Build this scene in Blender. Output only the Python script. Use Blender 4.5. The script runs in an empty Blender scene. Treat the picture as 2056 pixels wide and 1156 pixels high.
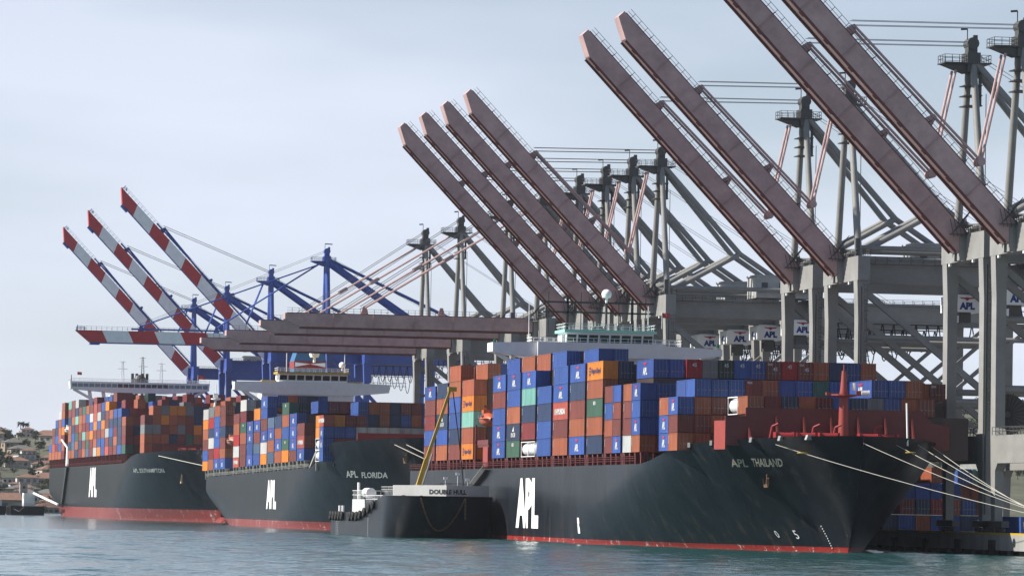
import bpy, bmesh, math, random
from mathutils import Vector, Matrix
from math import radians, sin, cos, pi, sqrt
random.seed(7)
S = bpy.context.scene
COL = S.collection

# ------------------------------------------------------------------ camera
CAMH, TH, PH, RO = 5.85, 0.186263, 0.04946, 0.016673
cd = bpy.data.cameras.new('camera'); cam = bpy.data.objects.new('camera', cd); COL.objects.link(cam)
Fv = Vector((sin(TH)*cos(PH), cos(TH)*cos(PH), sin(PH)))
R0 = Vector((cos(TH), -sin(TH), 0)); U0 = R0.cross(Fv)
Rv = cos(RO)*R0 + sin(RO)*U0; Uv = -sin(RO)*R0 + cos(RO)*U0
M = Matrix(((Rv.x, Uv.x, -Fv.x, 0), (Rv.y, Uv.y, -Fv.y, 0), (Rv.z, Uv.z, -Fv.z, CAMH), (0, 0, 0, 1)))
cam.matrix_world = M
cd.sensor_width = 36; cd.lens = 8889.3/2056*36; cd.clip_start = 1; cd.clip_end = 20000
S.camera = cam

# ------------------------------------------------------------------ sky, sun, exposure
SUN_EL, SUN_AZ = radians(40), radians(173)      # direction to the sun, counter-clockwise from +X
sd = Vector((cos(SUN_EL)*cos(SUN_AZ), cos(SUN_EL)*sin(SUN_AZ), sin(SUN_EL)))
W = bpy.data.worlds.new('World'); S.world = W; W.use_nodes = True
nt = W.node_tree; nt.nodes.clear()
out = nt.nodes.new('ShaderNodeOutputWorld'); bg = nt.nodes.new('ShaderNodeBackground')
sky = nt.nodes.new('ShaderNodeTexSky'); sky.sky_type = 'NISHITA'; sky.sun_disc = False
sky.sun_elevation = SUN_EL; sky.sun_rotation = pi/2 - SUN_AZ
sky.air_density = 1.0; sky.dust_density = 0.25; sky.ozone_density = 3.0
tc = nt.nodes.new('ShaderNodeTexCoord'); mp = nt.nodes.new('ShaderNodeMapping')
mp.inputs['Scale'].default_value = (2.0, 2.0, 8)
nz = nt.nodes.new('ShaderNodeTexNoise'); nz.inputs['Scale'].default_value = 1.6
nz.inputs['Detail'].default_value = 5; nz.inputs['Roughness'].default_value = 0.5
rp = nt.nodes.new('ShaderNodeValToRGB')
rp.color_ramp.elements[0].position = 0.38; rp.color_ramp.elements[0].color = (0.48, 0.48, 0.48, 1)
rp.color_ramp.elements[1].position = 0.6; rp.color_ramp.elements[1].color = (1, 1, 1, 1)
mx = nt.nodes.new('ShaderNodeMix'); mx.data_type = 'RGBA'
mx.inputs[7].default_value = (9.5, 10.2, 12.0, 1)          # thin pale cloud veil
L = nt.links.new
L(tc.outputs['Generated'], mp.inputs['Vector']); L(mp.outputs['Vector'], nz.inputs['Vector'])
# the veil is a thin layer: seen edge-on it is dense near the horizon and opens up overhead
sx_ = nt.nodes.new('ShaderNodeSeparateXYZ'); L(tc.outputs['Generated'], sx_.inputs[0])
el = nt.nodes.new('ShaderNodeMapRange'); el.interpolation_type = 'SMOOTHSTEP'
el.inputs[1].default_value = 0.02; el.inputs[2].default_value = 0.3; el.inputs[3].default_value = 1.0; el.inputs[4].default_value = 0.1
L(sx_.outputs['Z'], el.inputs[0])
mu = nt.nodes.new('ShaderNodeMath'); mu.operation = 'MULTIPLY'
L(nz.outputs['Fac'], rp.inputs['Fac']); L(rp.outputs['Color'], mu.inputs[0]); L(el.outputs[0], mu.inputs[1]); L(mu.outputs[0], mx.inputs[0])
L(sky.outputs['Color'], mx.inputs[6]); L(mx.outputs[2], bg.inputs['Color'])
bg.inputs['Strength'].default_value = 0.053
L(bg.outputs['Background'], out.inputs['Surface'])
sl = bpy.data.lights.new('sun', 'SUN'); sun = bpy.data.objects.new('sun', sl); COL.objects.link(sun)
sl.energy = 5.0; sl.angle = radians(0.53); sl.color = (1.0, 0.95, 0.87)
sun.rotation_euler = (-sd).to_track_quat('-Z', 'Y').to_euler()
sun.location = (0, 300, 200)
S.view_settings.view_transform = 'Standard'; S.view_settings.look = 'None'
S.view_settings.exposure = 0.74; S.view_settings.gamma = 1.0

# ------------------------------------------------------------------ materials
MATS = {}
def mat(name, col, rough=0.6, k=0.64, metal=0.0, noise=0.0, nscale=0.6, spec=0.5, bump=0.0, bscale=3.0, streak=0.0, objcol=False):
    if name in MATS: return MATS[name]
    col = tuple(c*k for c in col)
    m = bpy.data.materials.new(name); m.use_nodes = True; n = m.node_tree; b = n.nodes['Principled BSDF']
    b.inputs['Base Color'].default_value = (*col, 1); b.inputs['Roughness'].default_value = rough
    b.inputs['Metallic'].default_value = metal; b.inputs['Specular IOR Level'].default_value = spec
    src = None
    if objcol:
        oi = n.nodes.new('ShaderNodeObjectInfo'); src = oi.outputs['Color']
    if noise or bump or streak:
        g = n.nodes.new('ShaderNodeNewGeometry')
    if noise or streak:
        t = n.nodes.new('ShaderNodeTexNoise'); t.inputs['Scale'].default_value = nscale; t.inputs['Detail'].default_value = 6
        t.inputs['Roughness'].default_value = 0.65
        mpn = n.nodes.new('ShaderNodeMapping'); mpn.inputs['Scale'].default_value = (1, 1, 0.18 if streak else 1)
        n.links.new(g.outputs['Position'], mpn.inputs['Vector']); n.links.new(mpn.outputs['Vector'], t.inputs['Vector'])
        r = n.nodes.new('ShaderNodeMapRange'); r.inputs[1].default_value = 0.3; r.inputs[2].default_value = 0.7
        a = max(noise, streak); r.inputs[3].default_value = 1 - a; r.inputs[4].default_value = 1 + a*0.5
        n.links.new(t.outputs['Fac'], r.inputs[0])
        x = n.nodes.new('ShaderNodeMix'); x.data_type = 'RGBA'; x.blend_type = 'MULTIPLY'; x.inputs[0].default_value = 1
        x.inputs[6].default_value = (*col, 1)
        if src: n.links.new(src, x.inputs[6])
        n.links.new(r.outputs[0], x.inputs[7]); src = x.outputs[2]
    if src: n.links.new(src, b.inputs['Base Color'])
    if bump:
        t2 = n.nodes.new('ShaderNodeTexNoise'); t2.inputs['Scale'].default_value = bscale; t2.inputs['Detail'].default_value = 4
        n.links.new(g.outputs['Position'], t2.inputs['Vector'])
        bp = n.nodes.new('ShaderNodeBump'); bp.inputs['Strength'].default_value = bump; bp.inputs['Distance'].default_value = 0.3
        n.links.new(t2.outputs['Fac'], bp.inputs['Height']); n.links.new(bp.outputs['Normal'], b.inputs['Normal'])
    MATS[name] = m; return m

def hull_mat(name, dark, z_red, red, wear, sx=0.5):
    """dark topside paint, red boot-top below z_red, scraped edge and rust runs"""
    m = bpy.data.materials.new(name); m.use_nodes = True; n = m.node_tree; b = n.nodes['Principled BSDF']
    g = n.nodes.new('ShaderNodeNewGeometry'); sp = n.nodes.new('ShaderNodeSeparateXYZ'); n.links.new(g.outputs['Position'], sp.inputs[0])
    def noise(scale, sc, det=6):
        mpn = n.nodes.new('ShaderNodeMapping'); mpn.inputs['Scale'].default_value = sc
        t = n.nodes.new('ShaderNodeTexNoise'); t.inputs['Scale'].default_value = scale; t.inputs['Detail'].default_value = det
        t.inputs['Roughness'].default_value = 0.65
        n.links.new(g.outputs['Position'], mpn.inputs[0]); n.links.new(mpn.outputs[0], t.inputs['Vector']); return t.outputs['Fac']
    def math_(op, a, bb):
        q = n.nodes.new('ShaderNodeMath'); q.operation = op
        for i, v in enumerate((a, bb)):
            if isinstance(v, (int, float)): q.inputs[i].default_value = v
            else: n.links.new(v, q.inputs[i])
        return q.outputs[0]
    def ramp(v, a, bb, lo=0.0, hi=1.0):
        r = n.nodes.new('ShaderNodeMapRange'); r.inputs[1].default_value = a; r.inputs[2].default_value = bb
        r.inputs[3].default_value = lo; r.inputs[4].default_value = hi; n.links.new(v, r.inputs[0]); return r.outputs[0]
    def mix(f, a, bb):
        x = n.nodes.new('ShaderNodeMix'); x.data_type = 'RGBA'
        for i, v in ((0, f), (6, a), (7, bb)):
            if isinstance(v, tuple): x.inputs[i].default_value = (*v, 1)
            elif isinstance(v, (int, float)): x.inputs[i].default_value = v
            else: n.links.new(v, x.inputs[i])
        return x.outputs[2]
    n1 = noise(0.22, (1, 1, 0.5)); n2 = noise(sx, (1, 1, 0.06)); n3 = noise(1.6, (1, 1, 1.4))
    base = mix(ramp(n1, 0.35, 0.65), dark, tuple(c*1.5+0.004 for c in dark))
    base = mix(math_('MULTIPLY', ramp(n2, 0.56, 0.74), 0.3*wear), base, (0.10, 0.098, 0.095))
    lowz = ramp(sp.outputs['Z'], z_red+4.5, z_red+0.2)
    rust = math_('MULTIPLY', math_('MULTIPLY', ramp(n2, 0.52, 0.66), lowz), ramp(n3, 0.42, 0.6))
    base = mix(math_('MULTIPLY', rust, 0.8*wear), base, (0.10, 0.045, 0.022))
    redc = mix(ramp(n3, 0.4, 0.7), red, tuple(c*0.6 for c in red))
    redc = mix(math_('MULTIPLY', ramp(n2, 0.55, 0.62), ramp(n3, 0.5, 0.58)), redc, tuple(min(1, c+0.35*wear) for c in (0.3, 0.26, 0.24)))
    isred = ramp(math_('ADD', sp.outputs['Z'], math_('MULTIPLY', n3, 0.1)), z_red+0.06, z_red+0.02)
    n.links.new(mix(isred, base, redc), b.inputs['Base Color'])
    b.inputs['Roughness'].default_value = 0.3; b.inputs['Specular IOR Level'].default_value = 0.14
    bp = n.nodes.new('ShaderNodeBump'); bp.inputs['Strength'].default_value = 0.12; bp.inputs['Distance'].default_value = 0.25
    # welded shell plating: faint seams and slightly dished plates
    cmb = n.nodes.new('ShaderNodeCombineXYZ'); n.links.new(sp.outputs['Y'], cmb.inputs[0]); n.links.new(sp.outputs['Z'], cmb.inputs[1])
    br = n.nodes.new('ShaderNodeTexBrick'); br.inputs['Scale'].default_value = 1.0; br.inputs['Brick Width'].default_value = 9.0; br.inputs['Row Height'].default_value = 2.4
    br.inputs['Mortar Size'].default_value = 0.05; br.inputs['Mortar Smooth'].default_value = 0.6; br.inputs['Color1'].default_value = (1, 1, 1, 1); br.inputs['Color2'].default_value = (.9, .9, .9, 1); br.inputs['Mortar'].default_value = (0, 0, 0, 1)
    n.links.new(cmb.outputs[0], br.inputs['Vector'])
    hsum = math_('ADD', math_('MULTIPLY', br.outputs['Color'], 0.12), noise(0.4, (1, 1, 1), 3)); n.links.new(hsum, bp.inputs['Height']); n.links.new(bp.outputs[0], b.inputs['Normal'])
    return m

# ------------------------------------------------------------------ mesh helpers
def wloc(o):
    v = Vector((0, 0, 0))
    while o is not None: v += o.location; o = o.parent
    return v
class MB:
    def __init__(s): s.v = []; s.f = []
    def add(s, vs, fs):
        k = len(s.v); s.v += [tuple(v) for v in vs]; s.f += [tuple(i+k for i in f) for f in fs]; return s
    def box(s, x0, x1, y0, y1, z0, z1):
        return s.add([(x0,y0,z0),(x1,y0,z0),(x1,y1,z0),(x0,y1,z0),(x0,y0,z1),(x1,y0,z1),(x1,y1,z1),(x0,y1,z1)],
                     [(0,3,2,1),(4,5,6,7),(0,1,5,4),(1,2,6,5),(2,3,7,6),(3,0,4,7)])
    def beam(s, p, q, w, h=None, up=(0,0,1), w2=None, h2=None):
        p = Vector(p); q = Vector(q); h = h or w; w2 = w2 or w; h2 = h2 or h
        d = (q-p).normalized(); u = Vector(up)
        if abs(d.dot(u)) > 0.98: u = Vector((0,1,0))
        a = d.cross(u).normalized(); b = a.cross(d)
        vs = []
        for c, ww, hh in ((p, w, h), (q, w2, h2)):
            for i, j in ((-1,-1),(1,-1),(1,1),(-1,1)): vs.append(c + a*(i*ww/2) + b*(j*hh/2))
        return s.add(vs, [(3,2,1,0),(4,5,6,7),(0,1,5,4),(1,2,6,5),(2,3,7,6),(3,0,4,7)])
    def tube(s, p, q, r, r2=None, n=8, caps=True):
        p = Vector(p); q = Vector(q); r2 = r if r2 is None else r2
        d = (q-p).normalized(); u = Vector((0,0,1)) if abs(d.z) < 0.95 else Vector((0,1,0))
        a = d.cross(u).normalized(); b = a.cross(d); vs = []
        for c, rr in ((p, r), (q, r2)):
            for i in range(n): t = 2*pi*i/n; vs.append(c + a*(rr*cos(t)) + b*(rr*sin(t)))
        fs = [(i, (i+1) % n, n+(i+1) % n, n+i) for i in range(n)]
        if caps: fs += [tuple(range(n-1, -1, -1)), tuple(range(n, 2*n))]
        return s.add(vs, fs)
    def path(s, pts, r, n=6):
        for a, b in zip(pts[:-1], pts[1:]): s.tube(a, b, r, n=n)
        return s
    def prism(s, prof, y0, y1, axis='y'):
        """prof: list of (a,b) outline; extruded along axis"""
        k = len(prof)
        def P(a, b, t): return {'y': (a, t, b), 'x': (t, a, b), 'z': (a, b, t)}[axis]
        vs = [P(a, b, y0) for a, b in prof] + [P(a, b, y1) for a, b in prof]
        return s.add(vs, [tuple(range(k)), tuple(range(2*k-1, k-1, -1))] + [(i, i+k, (i+1) % k+k, (i+1) % k) for i in range(k)])
    def lathe(s, c, prof, n=14):
        """prof: (radius, z) about vertical axis at c"""
        vs = []; m = len(prof)
        for i in range(n):
            t = 2*pi*i/n
            for r, z in prof: vs.append((c[0]+r*cos(t), c[1]+r*sin(t), c[2]+z))
        fs = []
        for i in range(n):
            j = (i+1) % n
            for k in range(m-1): fs.append((i*m+k, j*m+k, j*m+k+1, i*m+k+1))
        return s.add(vs, fs)
    def mesh(s, name, org=Vector((0,0,0)), fix=True, smooth=False):
        me = bpy.data.meshes.new(name)
        me.from_pydata([(v[0]-org[0], v[1]-org[1], v[2]-org[2]) for v in s.v], [], s.f)
        if fix:
            bm = bmesh.new(); bm.from_mesh(me); bmesh.ops.recalc_face_normals(bm, faces=bm.faces); bm.to_mesh(me); bm.free()
        if smooth:
            me.polygons.foreach_set('use_smooth', [True]*len(me.polygons))
        me.update(); return me
    def build(s, name, m, parent=None, loc=None, smooth=False, fix=True):
        base = wloc(parent); l = Vector(loc) if loc is not None else base
        me = s.mesh(name, l, fix, smooth); me.materials.append(m)
        o = bpy.data.objects.new(name, me); COL.objects.link(o); o.parent = parent; o.location = l - base
        if smooth: auto_smooth(me)
        return o
def auto_smooth(me, ang=40):
    bm = bmesh.new(); bm.from_mesh(me)
    for e in bm.edges:
        if len(e.link_faces) == 2 and e.calc_face_angle(0) > radians(ang): e.smooth = False
    bm.to_mesh(me); bm.free()
def tag(o, label, cat, group=None, kind=None):
    if label: o['label'] = label
    if cat: o['category'] = cat
    if group: o['group'] = group
    if kind: o['kind'] = kind
    return o
def thing(name, loc, label, cat, group=None):
    o = bpy.data.objects.new(name, None); COL.objects.link(o); o.location = loc; o.empty_display_size = 1
    return tag(o, label, cat, group)
def clone(o, parent, dloc=(0,0,0)):
    c = o.copy(); COL.objects.link(c); c.parent = parent
    c.location = Vector(o.location) + Vector(dloc)
    for k in ('label', 'category', 'group'):
        if k in c and parent is not None: del c[k]
    return c
ORD = ['zeroth','first','second','third','fourth','fifth','sixth','seventh','eighth','ninth','tenth','eleventh','twelfth','thirteenth','fourteenth','fifteenth','sixteenth','seventeenth','eighteenth']

# text as mesh, normalised to a unit box (0..1, 0..1)
_T = {}
def text_geo(txt, bold=0.02, shear=0.0):
    key = (txt, bold, shear)
    if key in _T: return _T[key]
    cu = bpy.data.curves.new('lettering', 'FONT'); cu.body = txt; cu.offset = bold; cu.shear = shear; cu.resolution_u = 2
    o = bpy.data.objects.new('lettering', cu); COL.objects.link(o)
    bpy.context.view_layer.update()
    me = bpy.data.meshes.new_from_object(o.evaluated_get(bpy.context.evaluated_depsgraph_get()))
    xs = [v.co.x for v in me.vertices]; ys = [v.co.y for v in me.vertices]
    x0, x1, y0, y1 = min(xs), max(xs), min(ys), max(ys)
    vs = [((v.co.x-x0)/(x1-x0), (v.co.y-y0)/(y1-y0)) for v in me.vertices]
    fs = [tuple(p.vertices) for p in me.polygons]
    bpy.data.objects.remove(o); bpy.data.meshes.remove(me)
    _T[key] = (vs, fs); return _T[key]
def text_on(txt, fn, bold=0.02, shear=0.0, cuts=0):
    """fn(u, v) -> 3D point, u,v in 0..1 ; returns MB"""
    vs, fs = text_geo(txt, bold, shear); mb = MB()
    if not cuts: return mb.add([fn(u, v) for u, v in vs], fs)
    bm = bmesh.new(); bv = [bm.verts.new((u, v, 0)) for u, v in vs]
    for f in fs:
        try: bm.faces.new([bv[i] for i in f])
        except ValueError: pass
    for k in range(1, cuts):
        for no in ((1,0,0), (0,1,0)):
            if no[1] and k % 3: continue
            bmesh.ops.bisect_plane(bm, geom=bm.verts[:]+bm.edges[:]+bm.faces[:], plane_co=(k/cuts, k/cuts, 0), plane_no=no)
    bm.verts.index_update()
    mb.add([fn(v.co.x, v.co.y) for v in bm.verts], [tuple(v.index for v in f.verts) for f in bm.faces]); bm.free(); return mb
# ------------------------------------------------------------------ common materials
GREY = mat('crane_grey', (0.385, 0.38, 0.36), 0.55, noise=0.2, nscale=0.25)
PINK = mat('faded_pink_paint', (0.76, 0.50, 0.48), 0.55, noise=0.25, nscale=0.35)
PINKD = mat('rust_red_steel', (0.24, 0.07, 0.055), 0.6, noise=0.2)
BLUE = mat('crane_blue', (0.06, 0.13, 0.52), 0.45, noise=0.12)
STRW = mat('white_band_paint', (0.86, 0.86, 0.86), 0.5, k=1.0, noise=0.1)
STRR = mat('red_band_paint', (0.50, 0.035, 0.04), 0.5, k=1.0, noise=0.1)
DARK = mat('dark_steel', (0.03, 0.032, 0.035), 0.5)
BLACK = mat('black_rubber', (0.014, 0.014, 0.015), 0.75)
DGREY = mat('dark_grey_steel', (0.12, 0.12, 0.115), 0.55, noise=0.15)
WHITE = mat('white_paint', (0.84, 0.84, 0.83), 0.45, k=1.0, noise=0.06)
OFFW = mat('grey_white_paint', (0.74, 0.74, 0.75), 0.5, k=1.0, noise=0.08)
GLASS = mat('window_glass', (0.012, 0.02, 0.024), 0.08, spec=0.8)
GLASSG = mat('green_window_glass', (0.02, 0.09, 0.08), 0.08, spec=0.8)
RED = mat('red_oxide_paint', (0.21, 0.036, 0.032), 0.5, noise=0.15)
REDB = mat('bright_red_paint', (0.42, 0.035, 0.035), 0.45)
CORAL = mat('coral_red_paint', (0.44, 0.07, 0.055), 0.5, noise=0.1)
YELL = mat('yellow_paint', (0.72, 0.46, 0.04), 0.45, noise=0.08)
GREENT = mat('pale_green_paint', (0.3, 0.7, 0.58), 0.5, k=1.0)
ROPE = mat('pale_rope', (0.72, 0.69, 0.6), 0.8)
CONC = mat('concrete', (0.42, 0.41, 0.38), 0.85, noise=0.25, nscale=0.4, streak=0.25)
RUSTY = mat('rusty_chain', (0.16, 0.08, 0.04), 0.8, noise=0.3, nscale=3)
LOGOB = mat('logo_blue', (0.02, 0.05, 0.3), 0.5)
LOGOR = mat('logo_red', (0.6, 0.03, 0.04), 0.5)

# ------------------------------------------------------------------ water
m = bpy.data.materials.new('harbour_water'); m.use_nodes = True; n = m.node_tree; b = n.nodes['Principled BSDF']
b.inputs['Base Color'].default_value = (0.022, 0.078, 0.078, 1); b.inputs['Roughness'].default_value = 0.1; b.inputs['IOR'].default_value = 1.333
g = n.nodes.new('ShaderNodeNewGeometry'); last = None
for sc, st, dist in ((0.35, 0.55, 0.4), (1.3, 0.7, 0.2)):
    mpn = n.nodes.new('ShaderNodeMapping'); mpn.inputs['Scale'].default_value = (1, 0.55, 1); mpn.inputs['Rotation'].default_value = (0, 0, 0.5)
    t = n.nodes.new('ShaderNodeTexNoise'); t.inputs['Scale'].default_value = sc; t.inputs['Detail'].default_value = 3
    n.links.new(g.outputs['Position'], mpn.inputs[0]); n.links.new(mpn.outputs[0], t.inputs['Vector'])
    bp = n.nodes.new('ShaderNodeBump'); bp.inputs['Strength'].default_value = st; bp.inputs['Distance'].default_value = dist
    n.links.new(t.outputs['Fac'], bp.inputs['Height'])
    if last: n.links.new(last, bp.inputs['Normal'])
    last = bp.outputs[0]
n.links.new(last, b.inputs['Normal'])
w = MB(); w.add([(-3000, -200, 0), (6000, -200, 0), (6000, 9000, 0), (-3000, 9000, 0)], [(0, 1, 2, 3)])
wat = tag(w.build('water', m), None, None, kind='structure')
# wind ripples as real relief where the waves are large enough to see
wr = random.Random(4); comp = []
for _ in range(26):
    lam = wr.uniform(2.6, 11.0); a = 0.9 + wr.gauss(0, .55); comp.append((2*pi/lam*cos(a), 2*pi/lam*sin(a), wr.uniform(0, 6.28), 0.0075*lam**.8))
def wave(x, y):
    s = 0.0
    for kx, ky, p, am in comp: s += am*sin(kx*x+ky*y+p)
    return s
rp_ = MB(); ST_ = 1.0; X0, X1, Y0_, Y1_ = 10, 190, 290, 850; nx_ = int((X1-X0)/ST_)+1; ny_ = int((Y1_-Y0_)/ST_)+1
import numpy as np
gx, gy = np.meshgrid(X0+ST_*np.arange(nx_), Y0_+ST_*np.arange(ny_)); gz = np.zeros_like(gx)
for kx, ky, p, am in comp: gz += am*np.sin(kx*gx+ky*gy+p)
gz = np.maximum(gz*0.5, -0.22)+0.25
keep = [(j, i) for j in range(ny_-1) for i in range(nx_-1) if gx[j, i] > 0.06*gy[j, i]-8]
rp_.v = list(zip(gx.ravel().tolist(), gy.ravel().tolist(), gz.ravel().tolist()))
rp_.f = [(j*nx_+i, j*nx_+i+1, (j+1)*nx_+i+1, (j+1)*nx_+i) for j, i in keep]
rme = rp_.mesh('ripples', fix=False, smooth=True); rme.materials.append(m)
ro2 = bpy.data.objects.new('ripples', rme); COL.objects.link(ro2); ro2.parent = wat; ro2['kind'] = 'stuff'

# ------------------------------------------------------------------ quay
QZ = 3.15
q = MB(); q.box(184.4, 520, 470, 1730, 0.95, QZ)
quay = tag(q.build('quay', CONC), None, None, kind='structure')
q = MB(); q.box(188.0, 519, 471, 1729, -3, 0.95); q.build('under_wall', DARK, quay)
pm = MB().tube((0, 0, -3), (0, 0, 0.95), 0.45, n=8).mesh('pile'); pm.materials.append(DGREY)
for k in range(0, 110):
    o = bpy.data.objects.new('pile', pm); COL.objects.link(o); o.parent = quay; o.location = (185.6, 560+k*6.0, 0)
MB().box(184.42, 184.85, 471, 1729, QZ, QZ+0.28).build('kerb', YELL, quay)
MB().box(185.9, 186.1, 480, 1728, QZ, QZ+0.12).build('crane_rail', DGREY, quay)
MB().box(215.9, 216.1, 480, 1728, QZ, QZ+0.12).build('crane_rail', DGREY, quay)
# rubber fenders on the quay face
fm = MB().box(-0.55, 0, -0.9, 0.9, 0.2, 2.4).mesh('fender'); fm.materials.append(BLACK)
for k in range(0, 60):
    o = bpy.data.objects.new('fender', fm); COL.objects.link(o); o.parent = quay; o.location = (184.4, 606+k*17.0, 0)

# ------------------------------------------------------------------ hills
def hz(x, y):
    t = max(0.0, min(1.0, (y-1880)/900)); t = t*t*(3-2*t)
    r = max(0.0, min(1.0, (x-330)/350)); top = 47 + 30*r
    return -1.5 + t*(top + 5*sin(x*0.021+1.0) + 3*sin(x*0.057+y*0.013)) + 2.2*t*sin(y*0.02+x*0.03)
h = MB(); NX, NY = 110, 46
for j in range(NY):
    for i in range(NX):
        x = -300 + i*20; y = 1800 + j*36; h.v.append((x, y, hz(x, y)))
for j in range(NY-1):
    for i in range(NX-1): a = j*NX+i; h.f.append((a, a+1, a+NX+1, a+NX))
HILL = mat('dry_hillside', (0.12, 0.125, 0.075), 0.95, noise=0.45, nscale=0.05)
tag(h.build('hillside', HILL, smooth=True), None, None, kind='structure')

# houses on the hill: four styles, each built once with parts, then copied
TILE = mat('terracotta_tile', (0.30, 0.16, 0.11), 0.85, noise=0.25)
GROOF = mat('grey_shingle', (0.2, 0.19, 0.18), 0.9, noise=0.2)
STUC = mat('cream_stucco', (0.58, 0.53, 0.44), 0.9, noise=0.1); STUW = mat('white_stucco', (0.72, 0.7, 0.66), 0.9, noise=0.1)
STUP = mat('tan_stucco', (0.42, 0.33, 0.25), 0.9, noise=0.1)
def hip(mb, x0, x1, y0, y1, z, hgt, ov=0.6):
    x0 -= ov; x1 += ov; y0 -= ov; y1 += ov; d = min(x1-x0, y1-y0)/2
    if x1-x0 > y1-y0: r = [(x0+d, (y0+y1)/2, z+hgt), (x1-d, (y0+y1)/2, z+hgt)]
    else: r = [((x0+x1)/2, y0+d, z+hgt), ((x0+x1)/2, y1-d, z+hgt)]
    v = [(x0,y0,z),(x1,y0,z),(x1,y1,z),(x0,y1,z)] + r
    if x1-x0 > y1-y0: f = [(0,1,5,4),(1,2,5),(2,3,4,5),(3,0,4),(3,2,1,0)]
    else: f = [(0,1,4),(1,2,5,4),(2,3,5),(3,0,4,5),(3,2,1,0)]
    mb.add(v, f)
def make_house(style):
    wm, rm, lab = [(STUC, TILE, 'cream hillside house with terracotta hipped roof'), (STUW, TILE, 'white hillside house with upper storey and terracotta roof'),
                   (STUW, GROOF, 'white flat-roofed hillside house with wide windows'), (STUP, GROOF, 'tan hillside house with grey shingle roof')][style]
    r = thing('hillside_house', (0, 0, 0), lab, 'house', lab + 's' if False else 'hillside houses, style %s' % ['cream', 'white two-storey', 'flat-roofed', 'tan'][style])
    w = MB(); w.box(-6.5, 6.5, -4.5, 4.5, -4, 3.2)
    if style in (1, 2): w.box(-3.5, 6, -3.6, 4.2, 3.2, 6.0)
    w.build('wall', wm, r)
    f = MB()
    if style == 2: f.box(-7, 7, -5, 5, 3.2, 3.55); f.box(-4, 6.5, -4.1, 4.7, 6.0, 6.35)
    elif style == 1: hip(f, -6.5, 6.5, -4.5, 4.5, 3.2, 1.2); f.box(-3.49, 5.99, -3.59, 4.19, 3.3, 5.9); hip(f, -3.5, 6, -3.6, 4.2, 6.0, 1.5)
    else: hip(f, -6.5, 6.5, -4.5, 4.5, 3.2, 2.0)
    rf = f.build('roof', rm, r)
    MB().box(2.6, 3.4, 0.5, 1.3, 3.4, 6.9 if style in (1, 2) else 6.0).build('chimney', STUP, rf)
    for x in (-4.8, -1.6, 1.6, 4.4):
        o = MB().box(x-0.8, x+0.8, -4.56, -4.48, 0.6, 2.2).build('window', GLASS, r)
        MB().box(x-0.95, x+0.95, -4.62, -4.5, 0.42, 0.58).build('sill', WHITE, o)
    if style in (1, 2):
        for x in (-1.6, 1.4, 4.2): MB().box(x-0.8, x+0.8, -3.66, -3.58, 3.9, 5.3).build('window', GLASS, r)
    MB().box(-6.57, -6.49, -1.2, 1.2, 0.5, 2.2).build('window', GLASS, r)
    return r
def copy_tree(o, parent=None):
    c = o.copy(); COL.objects.link(c); c.parent = parent
    for ch in o.children: copy_tree(ch, c)
    return c
protos = [make_house(i) for i in range(4)]; used = [False]*4
rnd = random.Random(11); spots = []
def put_house(x, y, st, rz, s=1.0):
    o = protos[st] if not used[st] else copy_tree(protos[st]); used[st] = True
    far = ' on the ridge behind the crane legs' if x > 400 else (' low on the slope past the far ship\'s stern' if y < 2330 else ' high on the slope past the far ship\'s stern')
    o['label'] = ['cream house with terracotta hipped roof', 'white two-storey house with terracotta roof', 'white flat-roofed house', 'tan house with grey shingle roof'][st] + far; o['group'] = o['label'].replace(' house', ' houses')
    o.location = (x, y, hz(x, y)+0.6); o.rotation_euler = (0, 0, rz); o.scale = (s, s, s); spots.append((x, y))
y = 1935.0
while y < 2740:
    xc = (y*0.0768) - 1.5                      # middle of the valley seen past the far ship's stern
    for k in (-1, 0, 1):
        if rnd.random() < 0.62: put_house(xc + k*17 + rnd.uniform(-5, 5), y + rnd.uniform(-8, 8), rnd.choice((0, 0, 1, 2, 3)), rnd.uniform(-0.5, 0.5), rnd.uniform(0.8, 1.15))
    y += rnd.uniform(24, 38)
for k in range(9): put_house(560 + k*17 + rnd.uniform(-5, 5), 2250 + rnd.uniform(0, 380), rnd.choice((0, 2, 3)), rnd.uniform(-0.4, 0.4))

# trees: crown of many leaf clumps through its volume
LEAF = [mat('leaf_dark', (0.06, 0.085, 0.04), 0.8, noise=0.4, nscale=0.5), mat('leaf_olive', (0.095, 0.11, 0.05), 0.8, noise=0.4, nscale=0.5), mat('leaf_grey_green', (0.08, 0.10, 0.07), 0.8, noise=0.4, nscale=0.5)]
BARK = mat('bark', (0.1, 0.075, 0.055), 0.95)
def crown_mesh(seed, rx, rz, n=230, leaf=0.75):
    r = random.Random(seed); mb = MB(); lobes = [(r.uniform(-.55, .55)*rx, r.uniform(-.55, .55)*rx, r.uniform(-.45, .5)*rz, r.uniform(.38, .6)) for _ in range(8)]
    for _ in range(n):
        lx, ly, lz, ls = r.choice(lobes); d = Vector((r.gauss(0, 1), r.gauss(0, 1), r.gauss(0, 1))).normalized() * (r.uniform(0.55, 1.05)*ls)
        c = Vector((lx + d.x*rx, ly + d.y*rx, rz + lz + d.z*rz)); a = Vector((r.gauss(0, 1), r.gauss(0, 1), r.gauss(0, .7))).normalized(); bb = a.orthogonal().normalized()
        s1 = leaf*r.uniform(.6, 1.4); s2 = leaf*r.uniform(.4, 1.0); c2 = a.cross(bb)*(0.3*s1)
        mb.add([c-a*s1, c-bb*s2+c2, c+a*s1, c+bb*s2+c2], [(0, 1, 2, 3)])
    return mb
tproto = []
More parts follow.
